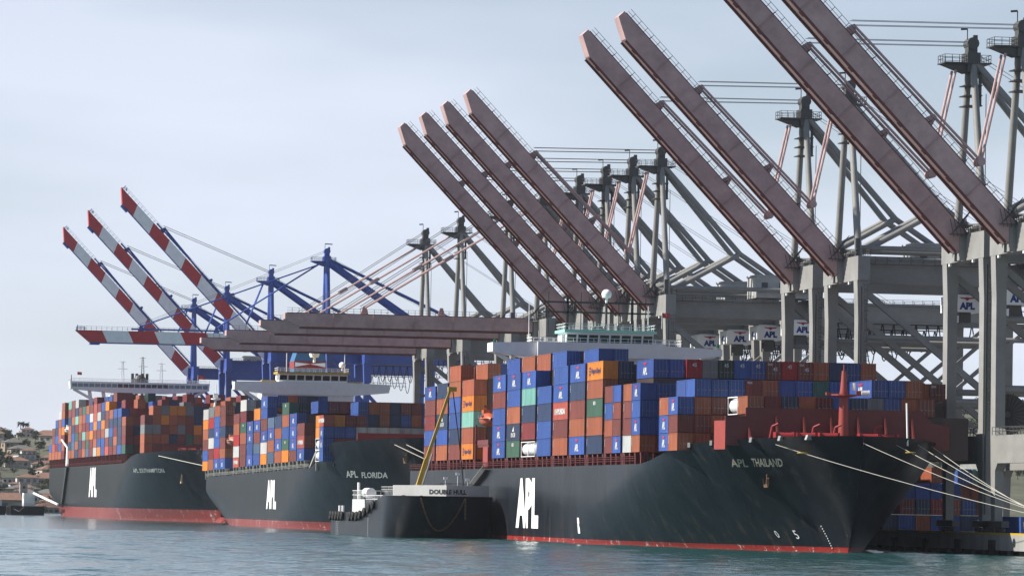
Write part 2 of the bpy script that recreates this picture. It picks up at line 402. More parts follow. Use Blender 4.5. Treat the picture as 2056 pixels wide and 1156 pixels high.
for i, (rx, rzz, lab) in enumerate([(4.5, 3.2, 'round dark green tree among the hillside houses'), (5.5, 3.6, 'broad olive green tree among the hillside houses'), (3.0, 4.6, 'tall grey-green tree among the hillside houses')]):
    r = thing('hillside_tree', (0, 0, 0), lab, 'tree', 'hillside trees, ' + lab.split()[0])
    t = MB(); t.tube((0, 0, -1.5), (0.2, 0, 2.6), 0.35, 0.22); t.tube((0.2, 0, 2.4), (1.2, .3, 4.6), 0.18, 0.08); t.tube((0.2, 0, 2.4), (-1.1, -.4, 4.4), 0.18, 0.08)
    t.build('trunk', BARK, r)
    cb = crown_mesh(i, rx, rzz); cb.v = [(a, b_, c+1.4) for a, b_, c in cb.v]; cb.build('crown', LEAF[i], r, fix=False); tproto.append(r)
tu = [False]*3
def put_tree(x, y, k, s):
    o = tproto[k] if not tu[k] else copy_tree(tproto[k]); tu[k] = True
    far = ' on the ridge behind the crane legs' if x > 400 else (' low on the slope past the far ship\'s stern' if y < 2330 else ' high on the slope past the far ship\'s stern')
    o['label'] = ['round dark green tree', 'broad olive green tree', 'tall grey-green tree'][k] + far; o['group'] = o['label'].replace(' tree', ' trees')
    o.location = (x, y, hz(x, y)-0.2); o.rotation_euler = (0, 0, rnd.uniform(0, 6.28)); o.scale = (s, s, s*rnd.uniform(.85, 1.2))
y = 1915.0
while y < 2780:
    xc = y*0.0768 - 1.5
    for k in range(3):
        x = xc + rnd.uniform(-30, 30); yy = y + rnd.uniform(-6, 6)
        if all((x-a)**2 + (yy-c)**2 > 64 for a, c in spots): put_tree(x, yy, rnd.choice((0, 0, 1, 2)), rnd.uniform(0.4, 0.85))
    y += rnd.uniform(9, 16)
for k in range(30): put_tree(2740*0.0768 + rnd.uniform(-34, 34), 2700 + rnd.uniform(-30, 70), rnd.choice((0, 1)), rnd.uniform(.6, .95))
for k in range(75):
    yy = 2180 + rnd.uniform(0, 600); put_tree(yy*0.2775 + rnd.uniform(-75, 75), yy, rnd.choice((0, 1, 1, 2)), rnd.uniform(.7, 1.3))
for px in (205.5, 208.5):
    r = thing('palm_tree', (px, 2690, hz(px, 2690)), 'tall thin palm on the hilltop skyline', 'tree', 'hilltop palms')
    MB().tube((px, 2690, hz(px, 2690)-1), (px+.3, 2690, hz(px, 2690)+11), 0.3, 0.2).build('trunk', BARK, r)
    pm_ = MB(); top = Vector((px+.3, 2690, hz(px, 2690)+11))
    for k in range(18):
        a = k*2.4; d = Vector((cos(a), sin(a), 0.5-0.09*k)); sd_ = Vector((-sin(a), cos(a), 0))*0.35
        pm_.add([top-sd_, top+sd_, top+d*1.6+sd_+Vector((0,0,.3)), top+d*2.8-Vector((0,0,.5)), top+d*1.6-sd_+Vector((0,0,.3))], [(0, 1, 2, 3, 4)])
    pm_.build('crown', LEAF[0], r, fix=False)
# ------------------------------------------------------------------ containers
CPAINT = mat('container_paint', (0.3, 0.3, 0.3), 0.5, noise=0.0, streak=0.34, nscale=0.9, objcol=True)
PAL = {'B': ((0.045, 0.125, 0.46), 'blue'), 'A': ((0.045, 0.125, 0.48), 'blue'), 'N': ((0.03, 0.06, 0.15), 'navy'), 'R': ((0.50, 0.135, 0.055), 'rust brown'),
       'M': ((0.27, 0.06, 0.045), 'maroon'), 'D': ((0.26, 0.03, 0.03), 'dark red'), 'O': ((0.95, 0.30, 0.02), 'orange'), 'T': ((0.26, 0.6, 0.5), 'mint green'),
       'G': ((0.06, 0.16, 0.10), 'green'), 'W': ((0.7, 0.7, 0.66), 'white'), 'S': ((0.6, 0.11, 0.07), 'salmon red'), 'C': ((0.035, 0.06, 0.13), 'dark navy'),
       'L': ((0.10, 0.17, 0.30), 'grey blue'), 'Y': ((0.28, 0.29, 0.29), 'grey'), 'H': ((0.95, 0.30, 0.02), 'orange'), 'E': ((0.5, 0.02, 0.025), 'red'), 'X': ((0.012, 0.05, 0.04), 'dark green')}
def corr(mb, fn, length, z0, z1, per=0.28, dep=0.036):
    """trapezoid corrugation: fn(t, depth, z) -> point"""
    k = max(3, int(round(length/per))); p = length/k; prof = []
    for i in range(k): t = i*p; prof += [(t, 0), (t+0.25*p, 0), (t+0.5*p, dep), (t+0.75*p, dep)]
    prof.append((length, 0))
    vs = [fn(t, d, z0) for t, d in prof] + [fn(t, d, z1) for t, d in prof]; m_ = len(prof)
    mb.add(vs, [(i, i+1, m_+i+1, m_+i) for i in range(m_-1)])
_CM = {}
CW = 2.438
def cont_mesh(Lc, Hc, end):
    key = (Lc, Hc, end)
    if key in _CM: return _CM[key]
    b = MB(); p = 0.13
    for x in (0, CW-p):
        for y in (-Lc, -p): b.box(x, x+p, y, y+p, 0.0, Hc-0.02)          # corner posts
    for z in (0.02, Hc-0.14):
        for x in (0.012, CW-0.11): b.box(x, x+0.1, -Lc+p, -p, z, z+0.11)   # side rails
        for y in (-Lc+0.012, -0.11): b.box(p, CW-p, y, y+0.1, z, z+0.11)   # end rails
    corr(b, lambda t, d, z: (0.035+d, -Lc+p+t, z), Lc-2*p, 0.12, Hc-0.13)
    corr(b, lambda t, d, z: (CW-0.035-d, -Lc+p+t, z), Lc-2*p, 0.12, Hc-0.13, per=1.2)
    if end == 'C': corr(b, lambda t, d, z: (p+t, -Lc+0.035+d, z), CW-2*p, 0.12, Hc-0.13, per=0.25)
    b.add([(p, -0.04, .1), (CW-p, -0.04, .1), (CW-p, -0.04, Hc-.1), (p, -0.04, Hc-.1)], [(0, 1, 2, 3)])
    b.add([(.05, -Lc+.05, Hc-.05), (CW-.05, -Lc+.05, Hc-.05), (CW-.05, -.05, Hc-.05), (.05, -.05, Hc-.05)], [(0, 1, 2, 3)])
    b.add([(.05, -Lc+.05, .06), (CW-.05, -Lc+.05, .06), (CW-.05, -.05, .06), (.05, -.05, .06)], [(3, 2, 1, 0)])
    me = b.mesh('container', fix=False); me.materials.append(CPAINT); _CM[key] = me; return me
_DM = {}
STEELL = mat('galvanised_steel', (0.42, 0.42, 0.41), 0.45, metal=0.6)
def door_mesh(Lc, Hc, side):
    key = (Lc, Hc, side)
    if key in _DM: return _DM[key]
    b = MB(); x0, x1 = (0.14, 1.21) if side == 0 else (1.228, 2.298)
    b.box(x0, x1, -Lc+0.03, -Lc+0.08, 0.14, Hc-0.15)
    for z in (0.5, 1.15, 1.8, Hc-0.55): b.box(x0+.08, x1-.08, -Lc+0.015, -Lc+0.03, z, z+0.22)
    me = b.mesh('door'); me.materials.append(CPAINT)
    r = MB()
    for x in (x0+0.25, x1-0.22):
        r.tube((x, -Lc-0.005, 0.1), (x, -Lc-0.005, Hc-0.12), 0.024, n=6); r.box(x-.05, x+.3, -Lc-0.03, -Lc+0.0, 0.95, 1.03)
    rm = r.mesh('lock_rod'); rm.materials.append(STEELL); _DM[key] = (me, rm); return _DM[key]
WLOGO = mat('white_lettering', (0.8, 0.8, 0.78), 0.55); DLOGO = mat('dark_blue_lettering', (0.03, 0.03, 0.14), 0.55)
_LM = {}
def eagle(mb, cx, cz, w, hgt, P):
    o = [(-.5, .5), (-.12, .42), (-.06, .5), (.06, .5), (.12, .42), (.5, .5), (.36, .1), (.14, .0), (.0, -.5), (-.14, .0), (-.36, .1)]
    mb.add([P(cx+a*w, cz+b_*hgt) for a, b_ in o], [tuple(range(len(o)))])
def logo_mesh(kind, Lc, Hc):
    key = (kind, Lc, Hc)
    if key in _LM: return _LM[key]
    d = -0.004; res = []; c = -Lc/2
    P = lambda u, v: (d, u, v)
    # the water-side face is read from outside looking +X, so letters run towards -Y
    if kind == 'A':
        s = 1.0 if Lc > 7 else 0.62
        t = text_on('APL', lambda u, v: P(c + (0.5-u)*3.0*s, 0.55 + v*1.15), bold=0.05); me = t.mesh('company_letters'); me.materials.append(WLOGO); res.append(('company_letters', me))
        e = MB(); eagle(e, c, Hc-0.72, 2.7*s, 0.62, P); me = e.mesh('eagle_emblem'); me.materials.append(LOGOR); res.append(('eagle_emblem', me))
    elif kind == 'H':
        t = text_on('Hapag-Lloyd', lambda u, v: P(c - 0.6 + (0.5-u)*7.0, 0.75 + v*1.15), bold=0.03); me = t.mesh('company_letters'); me.materials.append(DLOGO); res.append(('company_letters', me))
        e = MB()
        for k in range(3): e.box(d-0.002, d, c+3.5, c+4.5, 0.75+k*0.5, 1.1+k*0.5)
        me = e.mesh('emblem'); me.materials.append(DLOGO); res.append(('emblem', me))
    elif kind == 'S':
        t = text_on('HYUNDAI', lambda u, v: P(c - 0.3 + (0.5-u)*7.2, 0.85 + v*1.0), bold=0.06); me = t.mesh('company_letters'); me.materials.append(WLOGO); res.append(('company_letters', me))
        e = MB().box(d-.002, d, c+3.9, c+4.5, 0.85, 1.85); me = e.mesh('emblem'); me.materials.append(WLOGO); res.append(('emblem', me))
    elif kind == 'C':
        t = text_on('CMA CGM', lambda u, v: P(c + (0.5-u)*4.0, 0.55 + v*0.8), bold=0.03); me = t.mesh('company_letters'); me.materials.append(WLOGO); res.append(('company_letters', me))
        e = MB(); e.add([P(c+1.0, 1.55), P(c-0.9, 1.55), P(c-0.5, 2.45)], [(0, 1, 2)]); me = e.mesh('emblem'); me.materials.append(WLOGO); res.append(('emblem', me))
    elif kind == 'G':
        t = text_on('EI', lambda u, v: P(c + 0.2 + (0.5-u)*1.6, Hc-1.0 + v*0.55), bold=0.03); me = t.mesh('company_letters'); me.materials.append(WLOGO); res.append(('company_letters', me))
    elif kind == 'mark':
        e = MB()
        for k in range(5): e.box(d-.002, d, -0.75, -0.5, Hc-0.55-k*0.24, Hc-0.42-k*0.24)
        me = e.mesh('code_marking'); me.materials.append(WLOGO); res.append(('code_marking', me))
    _LM[key] = res; return res
def end_text(txt, Lc, x0, x1, z0, z1):
    key = (txt, Lc, x0)
    if key not in _LM:
        me = text_on(txt, lambda u, v: (x0+u*(x1-x0), -Lc-0.035, z0+v*(z1-z0)), bold=0.02).mesh('end_number'); me.materials.append(WLOGO); _LM[key] = me
    return _LM[key]
SHIPN = {'T': 'red-masted ship', 'F': 'yellow-trimmed ship', 'Q': 'quayside yard'}
crnd = random.Random(5); NCONT = [0]; FIRSTC = {}
def container(x, y, z, Lc, Hc, code, where, ship, end='C', logo=True, doors=True, ntext=None):
    colr, cname = PAL[code]; j = crnd.uniform(0.82, 1.12); jj = [crnd.uniform(0.95, 1.05) for _ in range(3)]
    rgba = (*[min(1, 0.6*c*j*k) for c, k in zip(colr, jj)], 1)
    o = bpy.data.objects.new('shipping_container', cont_mesh(Lc, Hc, end)); COL.objects.link(o); o.location = (x, y, z); o.color = rgba
    what = cname.replace('rust brown', 'rusty') + (' lettered' if code in 'AHSCG' and logo and Lc > 7 else '') + (' short' if Lc < 7 else '') + ' container'
    tag(o, '%s, %s, %s' % (what, where, SHIPN[ship]), 'container', {'T': 'containers on the red-masted ship', 'F': 'containers on the yellow-trimmed ship', 'Q': 'containers in the quayside yard'}[ship])
    if end == 'D':
        for s in (0, 1):
            dm, rm = door_mesh(Lc, Hc, s)
            d = bpy.data.objects.new('door', dm); COL.objects.link(d); d.parent = o; d.color = rgba
            r = bpy.data.objects.new('lock_rod', rm); COL.objects.link(r); r.parent = d
    if logo:
        lg = {'A': 'A', 'H': 'H', 'S': 'S', 'C': 'C', 'G': 'G'}.get(code, 'mark')
        if lg == 'H' and Lc < 7: lg = 'mark'
        for nm, me in logo_mesh(lg, Lc, Hc):
            l = bpy.data.objects.new(nm, me); COL.objects.link(l); l.parent = o
    if ntext:
        for (txt, a, b_, c, d_) in ntext:
            l = bpy.data.objects.new('end_number', end_text(txt, Lc, a, b_, c, d_)); COL.objects.link(l); l.parent = o
    NCONT[0] += 1; return o
def tank(x, y, z, Lc, where, ship):
    Hc = 2.591
    r = thing('tank_container', (x, y, z), 'white tank container, %s, %s' % (where, SHIPN[ship]), 'container', 'tank containers')
    f = MB()
    for a in (0, CW-0.12):
        for b_ in (-Lc, -0.12): f.box(x+a, x+a+.12, y+b_, y+b_+.12, z, z+Hc)
        for zz in (0, Hc-.12): f.box(x+a+.005, x+a+.115, y-Lc+.12, y-.12, z+zz+.005, z+zz+.115)
    for b_ in (-Lc, -0.12):
        for zz in (0, Hc-.12): f.box(x+.12, x+CW-.12, y+b_+.005, y+b_+.115, z+zz+.005, z+zz+.115)
    f.build('frame', WHITE, r)
    t = MB(); prof = [(0.0, -Lc+.12), (.7, -Lc+.2), (1.08, -Lc+.55)] + [(1.1, -Lc+.55+k*(Lc-1.1)/8) for k in range(9)] + [(1.08, -.55), (.7, -.2), (0, -.12)]
    nn = 18; vs = []
    for i in range(nn):
        a = 2*pi*i/nn
        for rr, yy in prof: vs.append((x+CW/2+rr*cos(a), y+yy, z+1.3+rr*sin(a)))
    k = len(prof); t.add(vs, [(i*k+q, ((i+1) % nn)*k+q, ((i+1) % nn)*k+q+1, i*k+q+1) for i in range(nn) for q in range(k-1)])
    t.build('tank', WHITE, r, smooth=True)
    rb = MB()
    for q in range(6):
        yy = y-Lc+0.9+q*(Lc-1.8)/5
        for i in range(nn):
            a, b_ = 2*pi*i/nn, 2*pi*(i+1)/nn
            rb.beam((x+CW/2+1.12*cos(a), yy, z+1.3+1.12*sin(a)), (x+CW/2+1.12*cos(b_), yy, z+1.3+1.12*sin(b_)), 0.06, 0.06)
    rb.build('band', OFFW, r)
    NCONT[0] += 1; return r

# everything that is not counted one by one goes into one mesh with a colour per box
STUFF = MB(); STUFFC = []
def sbox(x, y, z, Lc, Hc, code):
    c = PAL[code][0]; j = crnd.uniform(0.8, 1.12); STUFF.box(x, x+CW, y-Lc, y, z, z+Hc-0.03); STUFFC.append(tuple(q*j*0.6 for q in c))
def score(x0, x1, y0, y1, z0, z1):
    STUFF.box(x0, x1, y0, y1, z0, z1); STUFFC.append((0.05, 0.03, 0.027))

HC, ST = 2.9, 2.62
RP = 2.52
# --- the near, red-masted ship
TX, TZ, TP, TY0 = 142.75, 14.5, 13.79, 691.5
def tyaft(n): return TY0 - n*TP + (3.7 if n <= -8 else 0)
def twhere(n):
    if n <= -8: return '%s bay aft of lifeboat' % ORD[-7-n]
    return '%s bay forward of lifeboat' % ORD[n+7]
def tw(k, row, n, extra=''):
    if row == 0: return '%s%s tier, waterside row, %s' % (extra, ORD[k], twhere(n))
    return '%s%s tier, %s row in, %s' % (extra, ORD[k], ORD[row], twhere(n))
TCOLS = {-11: 'MBDMA', -10: 'RBCRN', -9: 'MNBBRR', -8: 'HRTHR', -6: 'AABMA', -5: 'GCRBA', -4: 'KDNTA', -3: 'BBNB', -2: 'RMSAB', -1: 'ARMNA', 0: 'NRGRH'}
for n, s in TCOLS.items():
    z = TZ
    for k, c in enumerate(s):
        Hc = HC
        if n in (-11,) and k == 4: Hc = 2.591
        if c == 'K': tank(TX, tyaft(n), z, 6.06, tw(k+1, 0, n, 'aft '), 'T'); tank(TX, tyaft(n)-6.12, z, 6.06, tw(k+1, 0, n, 'fore '), 'T')
        else: container(TX, tyaft(n), z, 12.19, Hc, c, tw(k+1, 0, n), 'T', end='D' if k % 2 else 'C')
        z += Hc+0.02 if c != 'K' else 2.9
for n, cols in {1: ('MRBM', 'AMMB'), 2: ('WMMR', 'RABA'), 3: ('AAR', 'RMA')}.items():
    ya = tyaft(n) if n < 3 else 638.5
    for q, s in enumerate(cols):
        for k, c in enumerate(s):
            container(TX, ya-q*6.12, TZ+k*ST, 6.06, 2.591, c, tw(k+1, 0, n, 'fore ' if q else 'aft '), 'T', end='D' if k % 2 == 0 else 'C', logo=c in 'A' or k % 2 == 0)
rr = random.Random(3)
# bay 0 outer top tier, then the level row of long boxes one bay forward
container(TX+RP, tyaft(0), TZ+4*2.92, 12.19, HC, 'C', tw(5, 1, 0), 'T', end='D')
for row, c in ((2, 'A'), (3, 'B')): container(TX+row*RP, tyaft(1), TZ+4*2.92, 12.19, HC, c, tw(5, row, 1), 'T', end='D')
for i, (c, nt_) in enumerate([('E', '45'), ('Y', None), ('X', '45'), ('B', '45'), ('B', '45'), ('M', 'tex'), ('E', '45'), ('M', 'tex'), ('R', None), ('N', None), ('B', None), ('R', None)]):
    t = None
    if nt_ == '45': t = [('45', 0.9, 1.6, 1.75, 2.35)]
    if nt_ == 'tex': t = [('tex', 0.25, 1.05, 2.2, 2.6), ('45', 1.1, 1.8, 1.35, 1.95)]
    container(TX+(4+i)*RP, tyaft(1)+0.7, TZ+4*2.92, 13.7, HC, c, tw(5, 4+i, 1), 'T', end='D' if i % 3 else 'C', ntext=t)
# bay 2 ends showing in the gap, bay 3 top tier, bay 4 behind the breakwater
for row in (1, 2):
    for k, c in enumerate('MBBB' if row == 1 else 'RMBB'): container(TX+row*RP, tyaft(2), TZ+k*ST, 12.19, 2.591, c, tw(k+1, row, 2), 'T', end='D')
for i, c in enumerate('BBBMRBBGBBABBRM'):
    row = i+1
    if row in (1, 2): # two short boxes, fore one shows its end
        container(TX+row*RP, 638.5, TZ+3*ST, 6.06, 2.591, 'B', tw(4, row, 3, 'aft '), 'T', logo=False)
        container(TX+row*RP, 638.5-6.12, TZ+3*ST, 6.06, 2.591, c, tw(4, row, 3, 'fore '), 'T', end='D', logo=False)
    else: container(TX+row*RP, 638.5, TZ+3*ST, 12.19, 2.591, c, tw(4, row, 3), 'T', end='D' if row % 2 else 'C', logo=c == 'A', ntext=[('tex', 0.25, 1.05, 2.0, 2.4)] if c == 'M' else None)
for row in (1, 2):
    for k, c in enumerate('RMR' if row == 1 else 'MRM'): container(TX+row*RP, 638.5, TZ+k*ST, 12.19, 2.591, c, tw(k+1, row, 3), 'T', end='D')
Y4 = 626.0
for i, c in enumerate('RDNRDBNYBRM'):
    row = 3+i
    if row == 3:
        tank(TX+row*RP-0.2, Y4, TZ+2*ST, 6.06, tw(3, 3, 4, 'aft '), 'T')
        container(TX+row*RP-0.2, Y4-6.12, TZ+2*ST, 6.06, 2.591, 'R', tw(3, 3, 4, 'fore '), 'T', end='D')
    else: container(TX+row*RP-0.2, Y4, TZ+2*ST, 12.19, 2.591, c, tw(3, row, 4), 'T', end='D' if row % 2 else 'C')
for row, c in ((10, 'A'), (11, 'B'), (12, 'R')): container(TX+row*RP+0.4, Y4, TZ+3*ST, 12.19, 2.591, c, tw(4, row, 4), 'T', end='D')
# sixth-tier boxes standing above the waterside stacks
for n, rows in ((-6, '_BR_B_N'), (-5, '_RM_B'), (-4, '_RBNB'), (-3, '_BRB'), (-2, '__BB'), (-9, '__A_R'), (-8, '_RBMR'), (-10, '__MB_R')):
    for row, c in enumerate(rows):
        if c != '_': container(TX+row*RP, tyaft(n), TZ+5*2.92, 12.19, HC, c, tw(6, row, n), 'T', end='D' if row % 2 else 'C')
# unseen inner stacks
for n in range(-11, 5):
    if n in (-7,): continue
    ya = tyaft(n) if n < 3 else (638.5 if n == 3 else Y4)
    top = TZ + (5*2.92 if n <= -1 else 4*2.92 if n in (0, 1) else 4*ST-.1 if n == 2 else 4*ST-2.7 if n < 4 else 2*ST)
    x0 = TX + RP*(1 if n < 1 else 2 if n == 1 else 3)
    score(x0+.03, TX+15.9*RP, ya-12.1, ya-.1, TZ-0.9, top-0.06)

# --- the middle, yellow-trimmed ship
FX = 143.9
def fz(y): return 16.0 - (y-1022)*0.0075
FB = [1222.5, 1209.5, 1196.8, 1184, 1154.5, 1140.6, 1127, 1113.2, 1099.8, 1086.5, 1073.2, 1060.3, 1046.8, 1033.6]
FC = ['OBMROW', 'RDWNEY', 'AEBABR', 'ARMNMM', 'SWERM', 'MMRGDW', 'ABAA', 'BLMAO', 'OWAMBA', 'LRAL', 'RARN', 'OGBRG', 'MAAA', 'ASM']
def fw(k, row, i, extra=''):
    wh = '%s bay aft of lifeboat' % ORD[4-i] if i < 4 else '%s bay forward of lifeboat' % ORD[i-3]
    return ('%s%s tier, waterside row, %s' % (extra, ORD[k], wh)) if row == 0 else ('%s%s tier, %s row in, %s' % (extra, ORD[k], ORD[row], wh))
for i, (y, s) in enumerate(zip(FB, FC)):
    z = fz(y-6)
    for k, c in enumerate(s):
        Hc = HC if (i+k) % 4 else 2.591
        container(FX, y, z, 12.19, Hc, c, fw(k+1, 0, i), 'F', end='D' if k % 2 else 'C'); z += Hc+0.02
    top = fz(y-6) + 2.85*(len(s) if i < 13 else 3)
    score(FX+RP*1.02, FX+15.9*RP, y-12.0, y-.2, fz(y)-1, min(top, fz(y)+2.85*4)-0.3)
for i, rows in ((4, '_YB_R'), (5, '_YRR'), (8, '_BRNNB'), (9, '__MM'), (10, '__MMBMMB'), (11, '_XMMMBBRM'), (12, '__BMMRBMBRNRB')):
    for row, c in enumerate(rows):
        if c != '_': container(FX+row*RP, FB[i], fz(FB[i]-6)+2.85*(4 if i > 8 else 5), 12.19, HC, c, fw(5 if i > 8 else 6, row, i), 'F', end='D' if row % 2 else 'C')
for row in range(1, 16):
    for k in range(3 if row < 5 else 5):
        if k < (2 if row < 5 else 3): continue
        container(FX+row*RP, FB[13], fz(1027)+2.75*k, 12.19, HC if k == 4 else 2.75, rr.choice('BBMRRDBN'), fw(k+1, row, 13), 'F', end='D' if row % 2 else 'C')
YF = 1003.0; zf = fz(1000)-0.6
for k, c in enumerate('KKOO'):
    if c == 'K': tank(FX, YF, zf+k*ST, 6.06, fw(k+1, 0, 15, 'aft '), 'F')
    else: container(FX, YF, zf+k*ST, 6.06, 2.591, c, fw(k+1, 0, 15, 'aft '), 'F')
for k, c in enumerate('BAAS'): container(FX, YF-6.12, zf+k*ST, 6.06, 2.591, c, fw(k+1, 0, 15, 'fore '), 'F', end='D')
for row, s in ((1, 'BMBO'), (2, 'BMBD')):
    for k, c in enumerate(s):
        if k: container(FX+row*RP, YF, zf+k*ST, 12.19, 2.591, c, fw(k+1, row, 15), 'F', end='D')
for row in range(3, 15):
    for k in ((1, 2, 3) if row == 3 else (2,)):
        container(FX+row*RP, YF, zf+k*ST, 12.19, 2.591, 'W' if k < 3 else 'M', fw(k+1, row, 15), 'F', end='D' if row % 2 else 'C', logo=False)
score(FX+RP*1.02, FX+15.5*RP, YF-12, YF-.2, zf-1, zf+1.9*ST)

# --- the far ship's cargo and the unseen inner stacks: one mesh
SX, SZ = 138.0, 20.6
sy = [1664+q*-13.4 for q in range(5)] + [1583 - q*13.75 for q in range(15)]
hts = [2, 4, 5, 6, 7, 7, 7, 7, 6, 6, 6, 6, 6, 6, 6, 6, 5, 5, 5, 4]
sr = random.Random(21)
for q, (y, hgt) in enumerate(zip(sy, hts)):
    for k in range(hgt): sbox(SX, y, SZ+k*2.9, 12.19, 2.88, sr.choice('RRRRRRMMMMDDBBBANNLTWOOGS'))
    for row in range(1, 18):
        up = hgt + (1 if sr.random() < 0.25 and q > 8 else 0)
        for k in range(max(0, up-3), up): sbox(SX+row*RP, y, SZ+k*2.9, 12.19, 2.88, sr.choice('RRMMMDDBBNYRX'))
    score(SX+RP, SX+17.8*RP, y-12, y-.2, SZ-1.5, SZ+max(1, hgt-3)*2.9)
for row in range(0, 17):
    for k in range(5 if row else 4): sbox(SX+2.5+row*RP, 1358, SZ+k*2.9, 12.19, 2.88, sr.choice('RRRMMMRBNGYO') if k < 3 else sr.choice('NGYORMRN'))
me = STUFF.mesh('stacked_containers')
at = me.color_attributes.new('Col', 'FLOAT_COLOR', 'CORNER'); buf = []
for p in me.polygons: buf += [*STUFFC[p.index//6], 1.0]*p.loop_total
at.data.foreach_set('color', buf)
m = bpy.data.materials.new('stacked_container_paint'); m.use_nodes = True; n = m.node_tree; b = n.nodes['Principled BSDF']; b.inputs['Roughness'].default_value = 0.5
a_ = n.nodes.new('ShaderNodeVertexColor'); a_.layer_name = 'Col'; n.links.new(a_.outputs[0], b.inputs['Base Color'])
me.materials.append(m); so = bpy.data.objects.new('stacked_containers', me); COL.objects.link(so)
tag(so, 'mixed rust, blue and orange containers stacked on the far white-masted ship', 'containers', kind='stuff')
# ------------------------------------------------------------------ ships
class Hull:
    def __init__(s, xc, hb, ystem, ystern, rake, zfc, zmain, yfc0, yfc1, Lw, Ld, pw=0.88, pd=0.55, trim=0.0, sternL=60):
        s.__dict__.update(locals())
    def ztop(s, y):
        t = max(0.0, min(1.0, (s.yfc1-y)/(s.yfc1-s.yfc0))); t = t*t*(3-2*t)
        return s.zmain + (s.zfc-1.0-s.zmain)*t + 1.0*max(0.0, min(1.0, (s.yfc0-y)/(s.yfc0-s.ystem))) - s.trim*max(0, y-s.yfc1)
    def y0(s, z): return s.ystem + s.rake*max(0.0, 1-z/s.zfc)**1.3
    def half(s, y, z):
        v = max(0.0, min(1.0, z/s.zfc)); y0 = s.y0(z)
        Lq = s.Ld + (s.Lw-s.Ld)*(1-v)**1.4; p = s.pw + (s.pd-s.pw)*v
        u = max(0.0, min(1.0, (y-y0)/Lq)); h = s.hb*(1-(1-u)**2)**p
        e = s.ystern - max(0.0, 1-max(z, -1)/8.0)**1.5*20          # stern: cut-up below, full above
        w = max(0.0, min(1.0, (e-y)/s.sternL)); k = 0.62 + 0.38*min(1, max(0, z)/9.0)
        return max(0.02, h*(k+(1-k)*(1-(1-w)**2)**0.6)) if e > y else 0.02
    def port(s, y, z, off=0.0):
        d = 0.2; dx = (s.half(y+d, z)-s.half(y-d, z))/(2*d); dz = (s.half(y, z+d)-s.half(y, z-d))/(2*d)
        nrm = Vector((-1, -dx, -dz)).normalized()
        return Vector((s.xc - s.half(y, z), y, z)) + nrm*off
def build_hull(H, root, hm, deckm, bulw=True):
    NU, NZ = 90, 22; us = [(i/NU)**2.0 for i in range(NU+1)]
    mb = MB(); rows = []
    for sgn in (-1, 1):
        k0 = len(mb.v)
        for i, u in enumerate(us):
            yt = H.ystem + u*(H.ystern-H.ystem); zt = H.ztop(yt)
            for j in range(NZ+1):
                z = -2.0 + (zt+2.0)*j/NZ; y0 = H.y0(max(z, 0)); y1 = H.ystern - max(0.0, 1-max(z, 0)/8.0)**1.5*20
                y = y0 + u*(y1-y0); mb.v.append((H.xc + sgn*H.half(y, max(z, 0)), y, z))
        for i in range(NU):
            for j in range(NZ):
                a = k0+i*(NZ+1)+j; q = (a, a+NZ+1, a+NZ+2, a+1); mb.f.append(q if sgn < 0 else q[::-1])
        rows.append(k0)
    for j in range(NZ):           # transom
        a = rows[0]+NU*(NZ+1)+j; b_ = rows[1]+NU*(NZ+1)+j; mb.f.append((a, b_, b_+1, a+1))
    hull = mb.build('hull', hm, root, smooth=True, fix=False)
    d = MB()                      # deck, a little below the rail
    for i, u in enumerate(us):
        y = H.ystem + u*(H.ystern-H.ystem); z = H.ztop(y)-(1.0 if y < H.yfc1 else 0.35)
        y = max(y, H.y0(z)+0.15); hh = max(0.01, H.half(y, z)-0.12)
        d.v += [(H.xc-hh, y, z), (H.xc+hh, y, z)]
    d.f = [(2*i, 2*i+1, 2*i+3, 2*i+2) for i in range(NU)]
    d.build('deck', deckm, root, fix=False)
    return hull
def letters(H, root, txt, ya, yb, z0, z1, m, name, bold=0.05, cuts=24, off=0.07, lean=0.0):
    """text on the port side, reading from aft (ya) to forward (yb)"""
    t = text_on(txt, lambda u, v: H.port(ya+(yb-ya)*u + lean*v, z0+(z1-z0)*v, off), bold=bold, cuts=cuts)
    return t.build(name, m, root, fix=False)
def stanchions(H, root, ys, z0f, z1f, m, w=0.28, skip=lambda y: False):
    for y in ys:
        if skip(y): continue
        z0, z1 = z0f(y), z1f(y); x = H.port(y, H.ztop(y)-0.3).x+0.35
        b = MB(); b.box(x, x+0.7, y-w, y+w, z0, z1); b.box(x-0.05, x+1.2, y-w*1.5, y+w*1.5, z1-0.4, z1-0.003)
        b.build('stanchion', m, root)
def rail(H, root, ya, yb, m, name='railing', step=1.6, hgt=1.05, inset=0.25, posts=0.035, r=0.03, side=-1, zoff=0.0):
    b = MB(); y = ya; prev = None
    while y >= yb:
        z = H.ztop(y)+zoff; p = H.port(y, H.ztop(y)-0.05); x = p.x+inset if side < 0 else 2*H.xc-p.x-inset
        b.box(x-posts, x+posts, y-posts, y+posts, z-0.1, z+hgt)
        if prev:
            for k in (0.45, 0.75, 1.0): b.beam((prev[0], prev[1], prev[2]+hgt*k), (x, y, z+hgt*k), 2*r, 2*r)
        prev = (x, y, z); y -= step
    return b.build(name, m, root)
